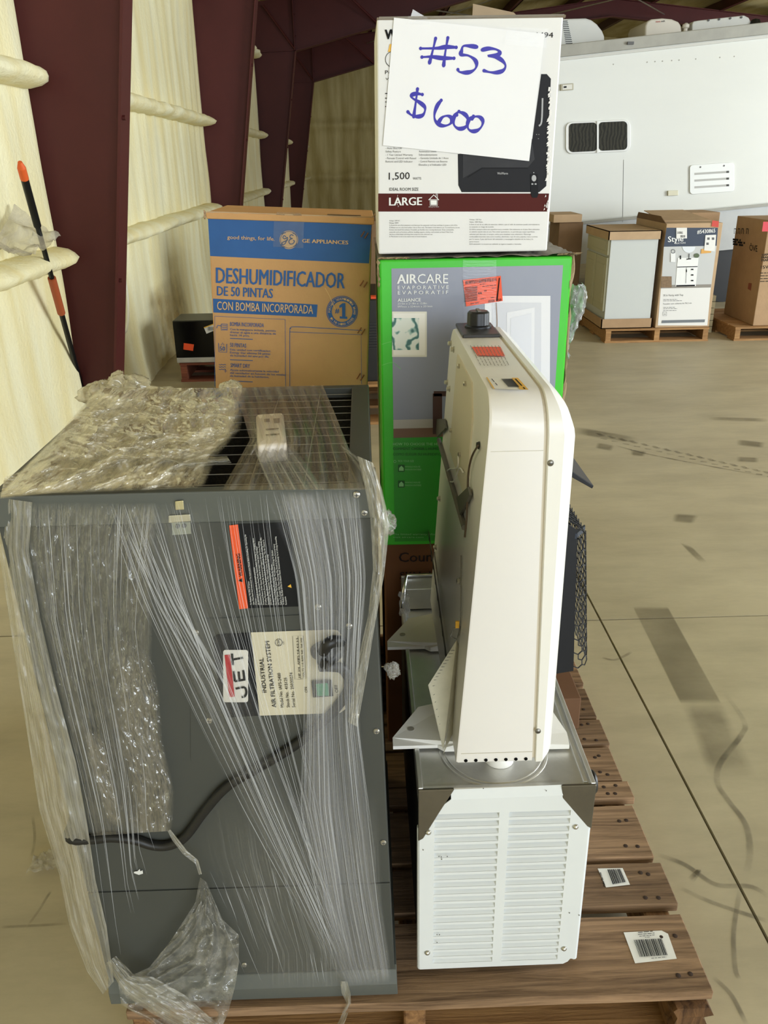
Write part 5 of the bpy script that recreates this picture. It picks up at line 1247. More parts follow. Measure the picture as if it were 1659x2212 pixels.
f_puff = film_mat('film_puff', 0.30, 0.45, 5, 4, '#f6eccb', 0.38, 0.62, 0.16, 0.12, 0.5, (8, 8), graz=0.6)
f_tear = film_mat('film_torn', 0.14, 0.32, 6, 5, '#e3e1d6', 0.42, 0.66, 0.12, 0.12, 0.9, (16, 16))
# left gathered edge
sheet('stretch_film', [(-4, 1075), (-2, 1190), (22, 1350), (55, 1560), (85, 1750), (128, 1890), (150, 2000), (188, 2098), (222, 2148)], [(70, 1085), (62, 1190), (90, 1350), (125, 1500), (165, 1650), (190, 1790), (206, 1900), (230, 2000), (246, 2120)],
      lambda x, y, d: onY(x, y, JY0+0.010-d), 26, 170, lambda u, v, p: 0.028*math.sin(min(1, u*1.0)*math.pi*0.55)+0.006*fbm(u*7, v*22, 1, 3), f_rope)
# crinkled sheet left of centre
sheet('stretch_film', [(55, 1085), (60, 1190), (92, 1350), (128, 1500), (165, 1650), (186, 1770), (196, 1806)], [(345, 1085), (330, 1200), (330, 1330), (328, 1460), (345, 1590), (372, 1690), (366, 1795)], front, 110, 220,
      lambda u, v, p: 0.010*crump(u+v*0.3, v, 13, 6, 3), f_crink, fade=(0.05, 0.06, 0.03, 0.0))
sheet('stretch_film', [(230, 1330), (236, 1430), (240, 1560), (268, 1680), (282, 1800)], [(332, 1420), (345, 1500), (352, 1600), (378, 1710), (372, 1795)], lambda x, y, d: onY(x, y, JY0-0.022-d), 60, 170,
      lambda u, v, p: 0.011*crump(u-v*0.2, v, 7, 8, 8), f_crink2, fade=(0.3, 0.12, 0.2, 0.0))
sheet('stretch_film', [(175, 1560), (190, 1640), (215, 1720), (232, 1775)], [(225, 1590), (240, 1660), (258, 1740), (262, 1790)], lambda x, y, d: onY(x, y, JY0-0.025-d), 20, 50,
      lambda u, v, p: 0.010*crump(u, v, 4, 6, 12), f_crink2, fade=(0.2, 0.2, 0.15, 0.05))
# diagonal bundle of stretched film
sheet('stretch_film', [(225, 1090), (300, 1300), (395, 1500), (515, 1740), (690, 2060), (740, 2135)], [(455, 1085), (500, 1300), (580, 1560), (665, 1800), (765, 2070), (775, 2130)], lambda x, y, d: onY(x, y, JY0-0.017-d), 60, 120,
      lambda u, v, p: 0.0016*math.sin(u*60+v*2), f_clear, fade=(0.25, 0.4, 0.03, 0.02))
# dense band running down the right
sheet('stretch_film', [(560, 1062), (625, 1200), (652, 1350), (664, 1480), (650, 1600), (655, 1750), (685, 1950), (715, 2080), (742, 2135)], [(775, 1058), (792, 1150), (790, 1350), (772, 1480), (785, 1620), (800, 1760), (815, 1900), (842, 2060), (848, 2120)], lambda x, y, d: onY(x, y, JY0-0.026-d), 60, 150,
      lambda u, v, p: 0.0018*math.sin(u*70+v*2), f_dense, fade=(0.35, 0.12, 0.03, 0.02))
sheet('stretch_film', [(600, 1062), (640, 1250), (658, 1420), (655, 1560), (640, 1750), (690, 1960), (730, 2070)], [(690, 1060), (715, 1250), (722, 1420), (715, 1560), (735, 1750), (745, 1960), (760, 2070)], lambda x, y, d: onY(x, y, JY0-0.034-d), 40, 120,
      lambda u, v, p: 0.0015*math.sin(u*50+v*2), f_dense, fade=(0.3, 0.3, 0.02, 0.1))
# roped edge at the right corner
sheet('stretch_film', [(772, 985), (786, 1040), (800, 1120), (806, 1230), (795, 1330), (768, 1450), (752, 1560)], [(806, 1000), (826, 1060), (842, 1130), (830, 1240), (808, 1360), (790, 1470), (772, 1570)], lambda x, y, d: onY(x, y, JY0-0.03-d), 18, 90,
      lambda u, v, p: 0.012*math.sin(u*math.pi)+0.008*fbm(u*5, v*14, 6, 3), f_rope)
# clear film over the lower right and the torn skirt
sheet('stretch_film', [(400, 1700), (430, 1850), (470, 1960), (520, 2060), (520, 2150)], [(820, 1700), (825, 1900), (832, 1980), (842, 2060), (848, 2140)], lambda x, y, d: onY(x, y, JY0-0.015-d), 40, 60, lambda u, v, p: 0.003*fbm(u*12, v*4, 1, 3), f_clear, fade=(0.3, 0.05, 0.35, 0.1))
sheet('stretch_film', [(432, 1895), (422, 1950), (370, 2030), (322, 2090), (255, 2120), (262, 2170), (330, 2212)], [(446, 1905), (480, 1985), (516, 2020), (516, 2080), (508, 2130), (492, 2190), (470, 2240)], lambda x, y, d: onY(x, y, JY0-0.02-d), 50, 80,
      lambda u, v, p: 0.020*max(0, ridges(u, v, 5, 7, 21))**2+0.006*fbm(u*9, v*12, 3, 3), f_tear)
sheet('stretch_film', [(230, 2080), (246, 2110), (270, 2150), (330, 2190), (400, 2225)], [(250, 2065), (290, 2105), (330, 2110), (400, 2150), (470, 2212)], lambda x, y, d: onY(x, y, JY0-0.035-d), 24, 60, lambda u, v, p: 0.02*math.sin(u*math.pi)+0.008*fbm(u*6, v*12, 5, 3), f_rope)
sheet('stretch_film', [(362, 1795), (372, 1815), (395, 1845), (422, 1866), (430, 1890)], [(368, 1792), (384, 1812), (404, 1838), (428, 1858), (436, 1888)], lambda x, y, d: onY(x, y, JY0-0.022-d), 6, 30, lambda u, v, p: 0.004*fbm(u*6, v*9, 5, 2), f_rope)
sheet('stretch_film', [(735, 2120), (738, 2145), (748, 2165), (735, 2200), (722, 2225)], [(750, 2120), (757, 2145), (758, 2170), (748, 2200), (738, 2225)], lambda x, y, d: onY(x, y, JY0-0.03-d), 8, 40, lambda u, v, p: 0.006*math.sin(v*12+u*5), f_rope)
# crumpled film on the top
def crump(u, v, fu, fv, s): return 0.35*noise.ridged_multi_fractal(V((u*fu+s, v*fv+s*0.3, s)), 0.9, 2.1, 5, 1.0, 1.6)
def mound(u, v, p):
    h = 0.030*math.exp(-((p.x-235)/60)**2-((p.y-850)/26)**2)+0.010
    return h+crump(u+0.5*v, v, 4.0, 3.4, 31)*0.026*(0.35+0.65*math.sin(u*math.pi))
sheet('stretch_film', [(215, 838), (190, 862), (140, 920), (60, 1000), (-8, 1072)], [(535, 838), (530, 880), (520, 930), (470, 985), (440, 1055)], topf, 150, 120, mound, f_top, fade=(0.02, 0.07, 0.0, 0.06))
sheet('stretch_film', [(205, 850), (150, 905), (110, 960), (100, 1000)], [(520, 858), (515, 900), (495, 950), (430, 990)], lambda x, y, d: onZ(x, y, JZ+0.016+d), 130, 100, lambda u, v, p: crump(u-0.4*v, v, 3.6, 3.6, 47)*0.030, f_top, fade=(0.1, 0.08, 0.05, 0.08))
sheet('stretch_film', [(10, 1030), (60, 1010), (160, 990), (250, 985)], [(0, 1078), (120, 1065), (230, 1056), (430, 1040)], topf, 40, 60, lambda u, v, p: crump(u, v, 3, 5, 57)*0.016+0.003, f_top, fade=(0.1, 0.12, 0.0, 0.15))
sheet('stretch_film', [(260, 985), (330, 975), (400, 990), (490, 985)], [(250, 1000), (330, 996), (400, 1012), (500, 1000)], lambda x, y, d: onZ(x, y, JZ+0.012+d), 10, 40, lambda u, v, p: 0.012*math.sin(u*math.pi)+0.004*fbm(u*4, v*16, 3, 2), f_rope)
f_tstreak = film_mat('film_top_streak', 0.10, 0.42, 24, 0.8, '#dccbaa', 0.42, 0.7, 0.2, 0.07, 0.5, (60, 3))
sheet('stretch_film', [(500, 838), (520, 880), (540, 950), (480, 1058)], [(697, 832), (722, 890), (752, 965), (795, 1058)], lambda x, y, d: onZ(x, y, JZ+0.026*max(0, 1-((x-590)/90)**2)*max(0, 1-((y-925)/60)**2)+0.003+d), 60, 70, lambda u, v, p: 0.003*math.sin(u*50+v*6), f_tstreak)
sheet('stretch_film', [(545, 960), (560, 1000), (585, 1058)], [(625, 955), (660, 1000), (700, 1058)], lambda x, y, d: onZ(x, y, JZ+0.012*(1-abs(y-980)/120)+d), 30, 30, lambda u, v, p: 0.003*math.sin(u*30), f_dense)
sheet('stretch_film', [(735, 960), (770, 985), (800, 1010)], [(752, 985), (772, 1010), (796, 1062)], topf, 16, 24, lambda u, v, p: 0.012*max(0, ridges(u, v, 4, 4, 7)), f_rope)
# puffed folds standing up at the back left corner
for (cx, cy, rx, ry, rz, sd) in ((222, 850, 0.030, 0.05, 0.020, 3), (272, 842, 0.036, 0.03, 0.026, 9), (345, 855, 0.05, 0.03, 0.014, 14), (500, 836, 0.02, 0.02, 0.012, 23)):
    c = onZ(cx, cy, JZ+0.012); mb = MB()
    mb.grid(lambda u, v: c+V((rx*math.cos(2*math.pi*u)*math.sin(math.pi*v), ry*math.sin(2*math.pi*u)*math.sin(math.pi*v), rz*math.cos(math.pi*v)))*(1+0.55*fbm(math.cos(2*math.pi*u)*1.6+sd, math.sin(2*math.pi*u)*1.6+v*2, v*2.5+sd, 4)), 48, 28, lambda u, v: (u, v))
    mb.build('film_puff', f_puff, jet, smooth=True)
# knots of bunched film at the right edge
for (x, y, r_) in ((836, 1130, 0.012), (848, 1448, 0.010)):
    c = onY(x, y, JY0+0.02); mb = MB()
    mb.grid(lambda u, v: c+V((math.cos(2*math.pi*u)*math.sin(math.pi*v), math.sin(2*math.pi*u)*math.sin(math.pi*v)*0.8, math.cos(math.pi*v)*1.2))*r_*(1+0.5*fbm(math.cos(2*math.pi*u)*2, math.sin(2*math.pi*u)*2+v*3, v*4+x, 3)), 24, 16, lambda u, v: (u, v))
    mb.build('film_knot', f_tear, jet, smooth=True)
# bright single strands: too many and fine to count
strand = bpy.data.materials.new('film_strand'); strand.use_nodes = True
def _str():
    n = strand.node_tree.nodes; L = strand.node_tree.links; p = n['Principled BSDF']; p.inputs['Base Color'].default_value = lin('#e4e7ea'); p.inputs['Roughness'].default_value = 0.2; p.inputs['Alpha'].default_value = 0.34; p.inputs['Specular IOR Level'].default_value = 0.8
_str()
q = MB(); r_ = random.Random(77)
def strands(Lp, Rp, n, off, wmin, wmax, seg_=14, wob=1.2, full=0.35):
    a, b = resample(Lp, 40), resample(Rp, 40)
    for i in range(n):
        u = r_.random(); v0 = r_.random()*(0 if r_.random() < full else 0.8); v1 = min(1, v0+r_.uniform(0.12, 0.7)); du = r_.uniform(-0.06, 0.06); P = []
        o_ = off+r_.uniform(0, 0.006)
        for k in range(seg_+1):
            v = v0+(v1-v0)*k/seg_; j = v*40; j0 = min(int(j), 39); t = j-j0
            A = a[j0].lerp(a[j0+1], t); B = b[j0].lerp(b[j0+1], t); p = A.lerp(B, min(max(u+du*v, 0), 1))
            P.append(onY(p.x+wob*noise.noise(V((i*1.3, v*4, 2))), p.y, JY0-o_))
        wd = r_.uniform(wmin, wmax); ribbon(q, P, V((0.25, -1, 0)), [wd*math.sin(math.pi*(k+0.4)/(seg_+0.8)) for k in range(seg_+1)])
strands([(225, 1090), (300, 1300), (395, 1500), (515, 1740), (690, 2060)], [(455, 1085), (500, 1300), (580, 1560), (665, 1800), (765, 2070)], 60, 0.022, 0.0003, 0.0011)
strands([(260, 1150), (330, 1300), (430, 1480), (560, 1760), (700, 2060)], [(340, 1150), (400, 1300), (500, 1480), (610, 1760), (740, 2060)], 34, 0.024, 0.0004, 0.0016)
strands([(590, 1062), (640, 1250), (655, 1420), (655, 1560), (650, 1750), (690, 1960), (730, 2100)], [(775, 1058), (790, 1250), (778, 1420), (775, 1560), (800, 1750), (822, 1960), (845, 2110)], 70, 0.036, 0.0003, 0.0012)
strands([(60, 1090), (90, 1350), (165, 1650), (200, 1800), (245, 2110)], [(330, 1090), (300, 1350), (330, 1650), (330, 1740), (350, 1790)], 46, 0.026, 0.0003, 0.0012)
strands([(440, 1075), (470, 1250), (520, 1450), (600, 1700), (700, 1980)], [(600, 1065), (620, 1250), (640, 1450), (690, 1700), (740, 1980)], 45, 0.02, 0.0003, 0.001)
strands([(430, 1880), (480, 1990), (540, 2130)], [(700, 1870), (720, 1990), (740, 2120)], 26, 0.02, 0.0003, 0.001)
q.build('film_strands', strand, jet, kind='stuff')

# ================================================================== WHITE LOUVRED APPLIANCE
LY, LYB = 1.028, 1.665
lx0, lx1, lz0, lz1 = 0.068, 0.346, 0.166, 0.566
lv = empty('louvred_appliance', (0.207, 1.34, PZ), 'long white louvred appliance with a stainless steel top, under the wall heater', 'appliance')
lw = mat('louvre_white', '#dee2e2', 0.38, var=0.05, vscale=6)
lside = mat('appliance_side', '#3a3a38', 0.45, 0.5)
MB().box(lx0+0.003, lx1-0.003, LY+0.020, LYB, lz0+0.004, lz1-0.012).build('inner_body', dark_hole, lv)
MB().box(lx0, lx0+0.003, LY+0.012, LYB, lz0, lz1-0.01).build('side_panel', lside, lv)
MB().box(lx1-0.003, lx1, LY+0.012, LYB, lz0, lz1-0.01).build('side_panel', lw, lv)
for x in (lx0+0.055, lx1-0.055):
    for y in (LY+0.05, LYB-0.06):
        MB().lathe((x, y, PZ), [(0.013, 0), (0.016, 0.008), (0.014, 0.027)], n=14).build('rubber_foot', black, lv, smooth=0.6)
# front panel with openings: margins, centre bar and strips between the louvres
NR = 21; zt_, zb_ = 0.522, 0.180; pit = (zt_-zb_)/NR; lh = pit*0.66
cols = ((lx0+0.024, lx0+0.128), (lx0+0.144, lx0+0.243))
pm = MB(); th_ = 0.0016
def fq(x0, x1, z0, z1): pm.box(x0, x1, LY, LY+th_, z0, z1)
xa = [lx0, cols[0][0], cols[0][1], cols[1][0], cols[1][1], lx1-0.004]
zlow = zb_
pm.prism([(lx0+0.002, LY, lz0), (lx1-0.024, LY, lz0+0.002), (lx1-0.016, LY, lz0+0.007), (lx1-0.012, LY, zlow), (lx0, LY, zlow)], (0, th_, 0))
for k in (0, 2, 4):
    fq(xa[k], xa[k+1], zlow, zt_-0.035 if k != 2 else zt_)
for cx0, cx1 in cols:
    for i in range(NR): fq(cx0, cx1, zb_+i*pit+lh, zb_+(i+1)*pit)
# top part with clipped corners
pm.prism([(xa[0], LY, zt_-0.035), (xa[1], LY, zt_-0.035), (xa[1], LY, zt_-0.002)], (0, th_, 0))
pm.prism([(xa[4], LY, zt_-0.035), (xa[5], LY, zt_-0.035), (xa[4], LY, zt_+0.004)], (0, th_, 0))
pm.prism([(xa[1], LY, zt_), (xa[4], LY, zt_), (xa[4], LY, zt_+0.004), (lx0+0.226, LY, 0.548), (lx0+0.05, LY, 0.546), (lx0+0.034, LY, 0.531)], (0, th_, 0))
pm.build('louvre_panel', lw, lv)
MB().prism([(lx0+0.05, LY-0.001, 0.546), (lx0+0.228, LY-0.001, 0.548), (lx0+0.228, LY+0.003, 0.566), (lx0+0.05, LY+0.003, 0.563)], (0, 0.0015, 0)).build('panel_flap', lw, lv)
# rolled side edges of the panel
MB().cyl((lx0+0.002, LY+0.006, lz0), (lx0+0.002, LY+0.006, zt_-0.035), 0.006, n=10).build('rolled_edge', lw, lv, smooth=0.7)
MB().cyl((lx1-0.005, LY+0.006, lz0+0.012), (lx1-0.005, LY+0.006, zt_-0.035), 0.006, n=10).build('rolled_edge', lw, lv, smooth=0.7)
def louvre(cx0, cx1, z):
    d = 0.0135
    return MB().add([(cx0, LY+th_*0.5, z), (cx1, LY+th_*0.5, z), (cx1-0.006, LY+d, z+lh), (cx0+0.006, LY+d, z+lh), (cx0, LY+th_*0.5, z+lh), (cx1, LY+th_*0.5, z+lh)],
                    [(0, 1, 2, 3), (0, 3, 4), (1, 5, 2)])
for cx0, cx1 in cols:
    l0 = louvre(cx0, cx1, zb_).build('louvre', lw, lv)
    copies(l0, lv, [(0, 0, i*pit) for i in range(1, NR)])
F = Face((0, LY, 0), (0, -1, 0), 0.0006)
for x, y in ((925, 1797), (1243, 1785), (923, 2057), (1218, 2048)):
    p = F.at(x, y, 0); MB().lathe(p, [(0.0052, 0), (0.005, 0.002), (0.003, 0.0042), (0.0006, 0.005)], (0, -1, 0), 14).build('screw', zinc, lv, smooth=0.8)
q = MB(); r_ = random.Random(3)
for (x, y) in ((948, 1850), (953, 1851), (966, 1850), (954, 1856), (944, 2019), (949, 2019), (944, 2036), (1044, 1703), (1180, 1708), (1262, 1935), (1251, 1977), (914, 1836), (1230, 1972)):
    F.poly(q, [(x-1.2, y+1), (x+1, y+1.4), (x+1.3, y-0.8), (x-0.7, y-1.1)], 2)
q.build('paint_chips', mat('chip_dark', '#55524b', 0.7), lv)
# stainless top: tray with rims, corner caps, pressed rings
MB().box(lx0, lx1, LY+0.004, LYB, lz1-0.012, lz1-0.004).build('steel_top', steel, lv, bevel=0.001, seg=1)
MB().prism([(lx0-0.002, LY-0.001, lz1), (lx0+0.055, LY-0.001, lz1), (lx0+0.03, LY-0.001, zt_-0.005), (lx0+0.006, LY-0.001, zt_-0.055), (lx0-0.002, LY-0.001, zt_-0.06)], (0, 0.006, 0)).build('corner_cap', mat('steel_dull', '#7d786c', 0.38, 0.85, var=0.2, vscale=14), lv, bevel=0.001, seg=1)
MB().prism([(lx1+0.002, LY-0.001, lz1), (lx0+0.225, LY-0.001, lz1), (lx0+0.228, LY-0.001, zt_+0.02), (lx1-0.006, LY-0.001, zt_-0.04), (lx1+0.001, LY-0.001, zt_-0.045)], (0, 0.006, 0)).build('corner_cap', MATS['steel_dull'], lv, bevel=0.001, seg=1)
MB().box(lx0-0.002, lx0+0.228, LY+0.003, LY+0.009, lz1-0.012, lz1).build('front_rim', steel, lv)
MB().box(lx0-0.002, lx0+0.006, LY+0.003, LYB, lz1-0.03, lz1+0.002).build('side_rim', steel, lv, bevel=0.0015)
MB().box(lx1-0.006, lx1+0.002, LY+0.003, LYB, lz1-0.03, lz1+0.002).build('side_rim', steel, lv, bevel=0.0015)
MB().box(lx1-0.016, lx1-0.009, LY+0.01, LYB-0.01, lz1-0.005, lz1-0.001).build('rim_bead', steel, lv, bevel=0.001)
MB().box(lx0, lx1, LYB-0.006, LYB+0.002, lz1-0.03, lz1+0.05).build('rear_upstand', steel, lv, bevel=0.0015)
for cy in (1.125, 1.50):
    c = (0.198, cy, lz1-0.0045)
    for (a, b, h) in ((0.092, 0.086, 0.0022), (0.083, 0.079, 0.0016), (0.036, 0.031, 0.002), (0.028, 0.02, 0.002)):
        mb = MB(); n = 56; c_ = V(c)
        R4 = [[c_+V((r*math.cos(t), r*math.sin(t), hh)) for t in [2*math.pi*i/n for i in range(n)]] for r, hh in ((a, 0), ((a+b)/2+0.001, h), ((a+b)/2-0.001, h), (b, 0))]
        mb.rings(R4, cap=False).build('pressed_ring', steel, lv, smooth=True)
MB().lathe((lx1+0.002, 1.07, 0.535), [(0.02, 0), (0.02, 0.008), (0.016, 0.012)], (1, 0, 0), 20).build('side_knob', black, lv, smooth=0.6)

# ================================================================== WALL HEATER STANDING ON THE APPLIANCE
ht = empty('wall_heater', (0.21, 1.33, lz1), 'cream white gas wall heater with a black control knob, standing on the louvred appliance', 'heater')
hw = mat('heater_enamel', '#ebe8e4', 0.32, var=0.03, vscale=3, spec=0.5)
hwf = mat('heater_front_enamel', '#edebe4', 0.3)
hy0, hy1, hz0_, hz1_ = 1.052, 1.585, 0.596, 1.192
def outline(ins=0.0, R=0.055, r2=0.004, n=8):
    """closed outline in (y, z), rounded at the top corners"""
    y0, y1, z0, z1 = hy0+ins, hy1-ins, hz0_+ins*0.6, hz1_-ins*0.6; out = []
    for cy, cz, a0, rr in ((y1-R, z1-R, 0, R), (y0+R, z1-R, 90, R), (y0+r2, z0+r2, 180, r2), (y1-r2, z0+r2, 270, r2)):
        for i in range(n+1):
            t = math.radians(a0+90*i/n); out.append((cy+rr*math.cos(t), cz+rr*math.sin(t)))
    return out
def xb(z): return 0.128+(z-0.60)*0.062
def xsm(z): return 0.2485-(z-0.60)*0.024
def xf_(z):
    T = [(0.58, 0.268), (0.596, 0.272), (0.65, 0.305), (0.70, 0.315), (0.75, 0.318), (1.02, 0.296), (1.14, 0.281), (1.17, 0.272), (1.2, 0.252)]
    for (a, b), (c, d) in zip(T, T[1:]):
        if z <= c: return b+(d-b)*(z-a)/(c-a)
    return T[-1][1]
O = outline(); O2 = outline(0.0015)
MB().rings([[(xb(z), y, z) for y, z in O2], [(xb(z)+0.003, y, z) for y, z in O], [(xsm(z), y, z) for y, z in O]]).build('casing', hw, ht, smooth=0.5)
MB().rings([[(xsm(z)+0.0005, y, z) for y, z in outline(0.004)], [(xsm(z)+0.006, y, z) for y, z in outline(0.004)]], cap=False).build('seam', mat('seam_shade_tan', '#d9cfbb', 0.6), ht)  # tan ring puts the slight shading of the seam into its colour
OA = outline(-0.002); OB = outline(0.018, 0.05)
def bez(k, o): return [(xsm(z)+0.005+(xf_(z)-xsm(z)-0.005)*k, y, z) for y, z in o]
MB().rings([bez(0, outline(0.0)), bez(0.04, OA), bez(0.55, OA), bez(0.92, outline(0.010)), bez(1.0, OB)]).build('front_bezel', hwf, ht, smooth=0.35)
# small slots along the lower edge
for i in range(7):
    x = 0.143+0.0153*i*1.04
    MB().lathe((x, hy0-0.0002, hz0_+0.0062), [(0.0028, 0), (0.0028, 0.0012)], (0, -1, 0), 10).build('vent_slot', dark_hole, ht)
MB().lathe((0.205, 1.10, lz1-0.0035), [(0.024, 0), (0.024, 0.01), (0.019, 0.018), (0.019, 0.036)], n=20).build('gas_inlet', hwf, ht, smooth=0.6)
MB().box(xb(0.62)+0.006, xsm(0.62), hy0-0.0012, hy0, 0.6155, 0.6163).build('lower_seam', mat('seam_grey', '#cfcabd', 0.5), ht)
MB().box(xb(1.13)+0.004, xsm(1.13), hy0-0.0008, hy0, 1.117, 1.1178).build('upper_seam', MATS['seam_grey'], ht)
# screws on the bezel end
Fh = Face((0, hy0-0.002, 0), (0, -1, 0), 0.0005)
for x, y in ((1189, 1000), (1162, 1579)):
    p = Fh.at(x, y, 0); s_ = MB().lathe(p, [(0.0046, 0), (0.0044, 0.0014), (0.002, 0.003)], (0, -1, 0), 14).build('screw', mat('dark_screw', '#807d75', 0.35, 0.8), ht, smooth=0.6)
    MB().box(p.x-0.0022, p.x+0.0022, p.y-0.0032, p.y-0.0028, p.z-0.0005, p.z+0.0005).build('screw_slot', black, s_)
# control plate with knob
kz = hz1_
MB().box(0.170, 0.236, 1.445, 1.56, kz-0.001, kz+0.006).build('control_plate', mat('control_black', '#2a2826', 0.4), ht, bevel=0.002)
kc = (0.206, 1.515, kz+0.006)
n = 40; rg = []
for r, h in ((0.024, 0.0), (0.024, 0.003), (0.0195, 0.005), (0.019, 0.026), (0.0165, 0.029), (0.002, 0.0295)):
    rg.append([(kc[0]+r*(1+(0.05 if (i % 4 < 2 and 0.004 < h < 0.027) else 0))*math.cos(2*math.pi*i/n), kc[1]+r*(1+(0.05 if (i % 4 < 2 and 0.004 < h < 0.027) else 0))*math.sin(2*math.pi*i/n), kc[2]+h) for i in range(n)])
kn = MB().rings(rg).build('control_knob', mat('knob_black', '#1a1b1e', 0.35), ht, smooth=0.5)
MB().box(kc[0]-0.003, kc[0]+0.003, kc[1]-0.015, kc[1]+0.015, kc[2]+0.0293, kc[2]+0.031).build('knob_pointer', mat('knob_grey', '#6b655c', 0.5), kn)
Fk = Face((0, 0, kz+0.006), (0, 0, 1), 0.0005)
q = MB(); Fk.disc(q, (1022, 716), 15, 2, 30, 14.2, ry=5.2); Fk.dash(q, (1003, 720), (1018, 724), 2, 2); q.build('control_print', grey_print, ht)
# labels on the top
Ft = Face((0, 0, kz), (0, 0, 1), 0.0005)
q = MB(); Ft.poly(q, [(1059, 770), (1096, 795), (1010, 795), (997, 745), (1000, 745)][1:3]+[(1003, 745), (1080, 745)], 1)
q = MB(); Ft.poly(q, [(1032, 768), (1091, 769), (1081, 749), (1019, 749)], 3); q.build('orange_sticker', orange, ht)
q = MB()
for i in range(7):
    y0_ = 744+i*1.0
for i in range(9):
    a = (1012+i*7.6, 746); b = (1035+i*7.6, 790)
    Ft.dash(q, (a[0]+4, a[1]), (b[0]+4, b[1]), 2.4, 4)
q.build('instruction_print', mat('ins_grey', '#7b7468', 0.6), ht)
q = MB(); Ft.poly(q, [(1066, 840), (1141, 842), (1119, 816), (1050, 815)], 3); q.build('white_sticker', sticker, ht)
q = MB(); Ft.poly(q, [(1123, 841), (1142, 842), (1119, 816), (1105, 816)], 4); Ft.poly(q, [(1066, 840), (1069, 840), (1053, 815), (1050, 815)], 4); q.build('yellow_band', yellow, ht)
q = MB(); r_ = random.Random(8)
for i in range(18):
    t = i/18; x0_, y0_ = 1082+t*16, 818+t*17.5; Ft.poly(q, [(x0_+r_.choice([0.5, 1.0]), y0_+0.6), (x0_+25, y0_+0.8), (x0_+24.4, y0_), (x0_, y0_)], 5)
Ft.dash(q, (1113, 818), (1134, 840), 5.5, 5); Ft.dash(q, (1062, 818), (1076, 834), 3.2, 5)
q.build('sticker_print', black_print, ht)
# back plate (facing left): bolts, access cover, bracket, wires
def bk(y, z, d=0.0): return V((xb(z)-d, y, z))
NB = V((-1, 0, 0.062)).normalized()
Fb = Face((0.128, 0, 0.60), NB, 0.0005)
cv = MB(); cpx = [(1005, 832), (998, 1000), (955, 870), (962, 800)]
pts = [bk(y, z) for y, z in ((1.24, 1.165), (1.20, 1.12), (1.185, 0.99), (1.44, 0.99), (1.44, 1.165))]
MB().rings([pts, [p+NB*0.0025 for p in pts]]).build('access_cover', mat('heater_back', '#d9d0bb', 0.42), ht)
boltm = zinc
for x, y in ((975, 742), (981, 755), (996, 791), (967, 826), (972, 840), (1010, 829), (979, 930), (998, 982), (951, 1077), (943, 1182), (995, 1255)):
    p = Fb.at(x, y, 0)
    if 1.05 < p.y < 1.6: MB().lathe(p, [(0.0065, 0), (0.0065, 0.0015), (0.0045, 0.002), (0.0045, 0.006), (0.002, 0.007)], NB, 6).build('bolt', boltm, ht)
grm = mat('bracket_grey', '#6c6a63', 0.5, 0.3)
a, b = Fb.at(948, 950, 8), Fb.at(1003, 1140, 8)
MB().tube([a, b], 0.005, 6).build('hanger_rod', grm, ht)
for P4 in (((943, 905), (962, 905), (966, 925), (947, 945)), ((992, 1075), (1016, 1052), (1020, 1070), (998, 1112))):
    pts = [Fb.at(x, y, 6) for x, y in P4]; MB().rings([pts, [p+NB*0.004 for p in pts]]).build('hanger_plate', grm, ht)
wp = [Fb.at(x, y, 10) for x, y in sm2([(1033, 962), (1020, 985), (1012, 1020), (1010, 1070), (1008, 1120), (1004, 1160)], 5)]
MB().tube(wp, 0.0016, 6).build('wire', mat('wire_brown', '#5a4a3a', 0.5), ht, smooth=True)
wp = [Fb.at(x, y, 12) for x, y in sm2([(990, 985), (988, 1010), (968, 1015), (966, 1035), (980, 1040), (992, 1012), (1000, 1020)], 5)]
MB().tube(wp, 0.0014, 6).build('cable_tie', hw, ht, smooth=True)
p = Fb.at(1035, 962, 2); MB().lathe(p, [(0.006, 0), (0.004, 0.004)], NB, 10).build('wire_port', black, ht)
wp = [Fb.at(x, y, 6) for x, y in sm2([(996, 1200), (995, 1330), (988, 1380)], 5)]
MB().tube(wp, 0.0008, 5).build('tag_string', grm, ht)
# slotted strap with diamond openings hanging down the back
sa, sb = (926, 1150), (966, 1432)
a, b = Fb.at(*sa, 12), Fb.at(*sb, 12)
q = MB(); ribbon(q, [a, b], NB, 0.014); q.xf(lambda p: p).build('slotted_strap', grm, ht)
for i in range(8):
    t = (i+0.5)/8; c_ = a.lerp(b, t)+NB*0.0012; d_ = (b-a).normalized(); t_ = d_.cross(NB)
    q = MB(); q.poly([c_+d_*0.014, c_+t_*0.005, c_-d_*0.014, c_-t_*0.005]); q.build('strap_slot', black, ht)
# feet: folded white sheet brackets
def foot(y0, dy, nm='foot'):
    z = lz1-0.003; o = lambda x, y, zz: (x, y0+y*dy, zz)
    top = [(0.030, 0.0), (0.105, 0.0), (0.116, -0.010), (0.150, -0.010), (0.325, -0.012), (0.328, 0.02), (0.300, 0.10), (0.16, 0.10), (0.078, 0.085), (0.030, 0.02)]
    hgt = [0.010, 0.010, 0.012, 0.022, 0.012, 0.012, 0.032, 0.034, 0.026, 0.012]
    A = [o(x, y, z+0.0035) for x, y in top]; B = [o(x, y, z+h) for (x, y), h in zip(top, hgt)]
    ft = MB(); ft.rings([A, B]); ob = ft.build(nm, hwf, ht)
    MB().lathe(o(0.062, 0.035, z+0.0172), [(0.006, 0), (0.006, 0.0008)], n=12).build('foot_hole', mat('hole_grey', '#a5a197', 0.6), ob)
    return ob
foot(1.128, 1.0); foot(1.436, 1.0)
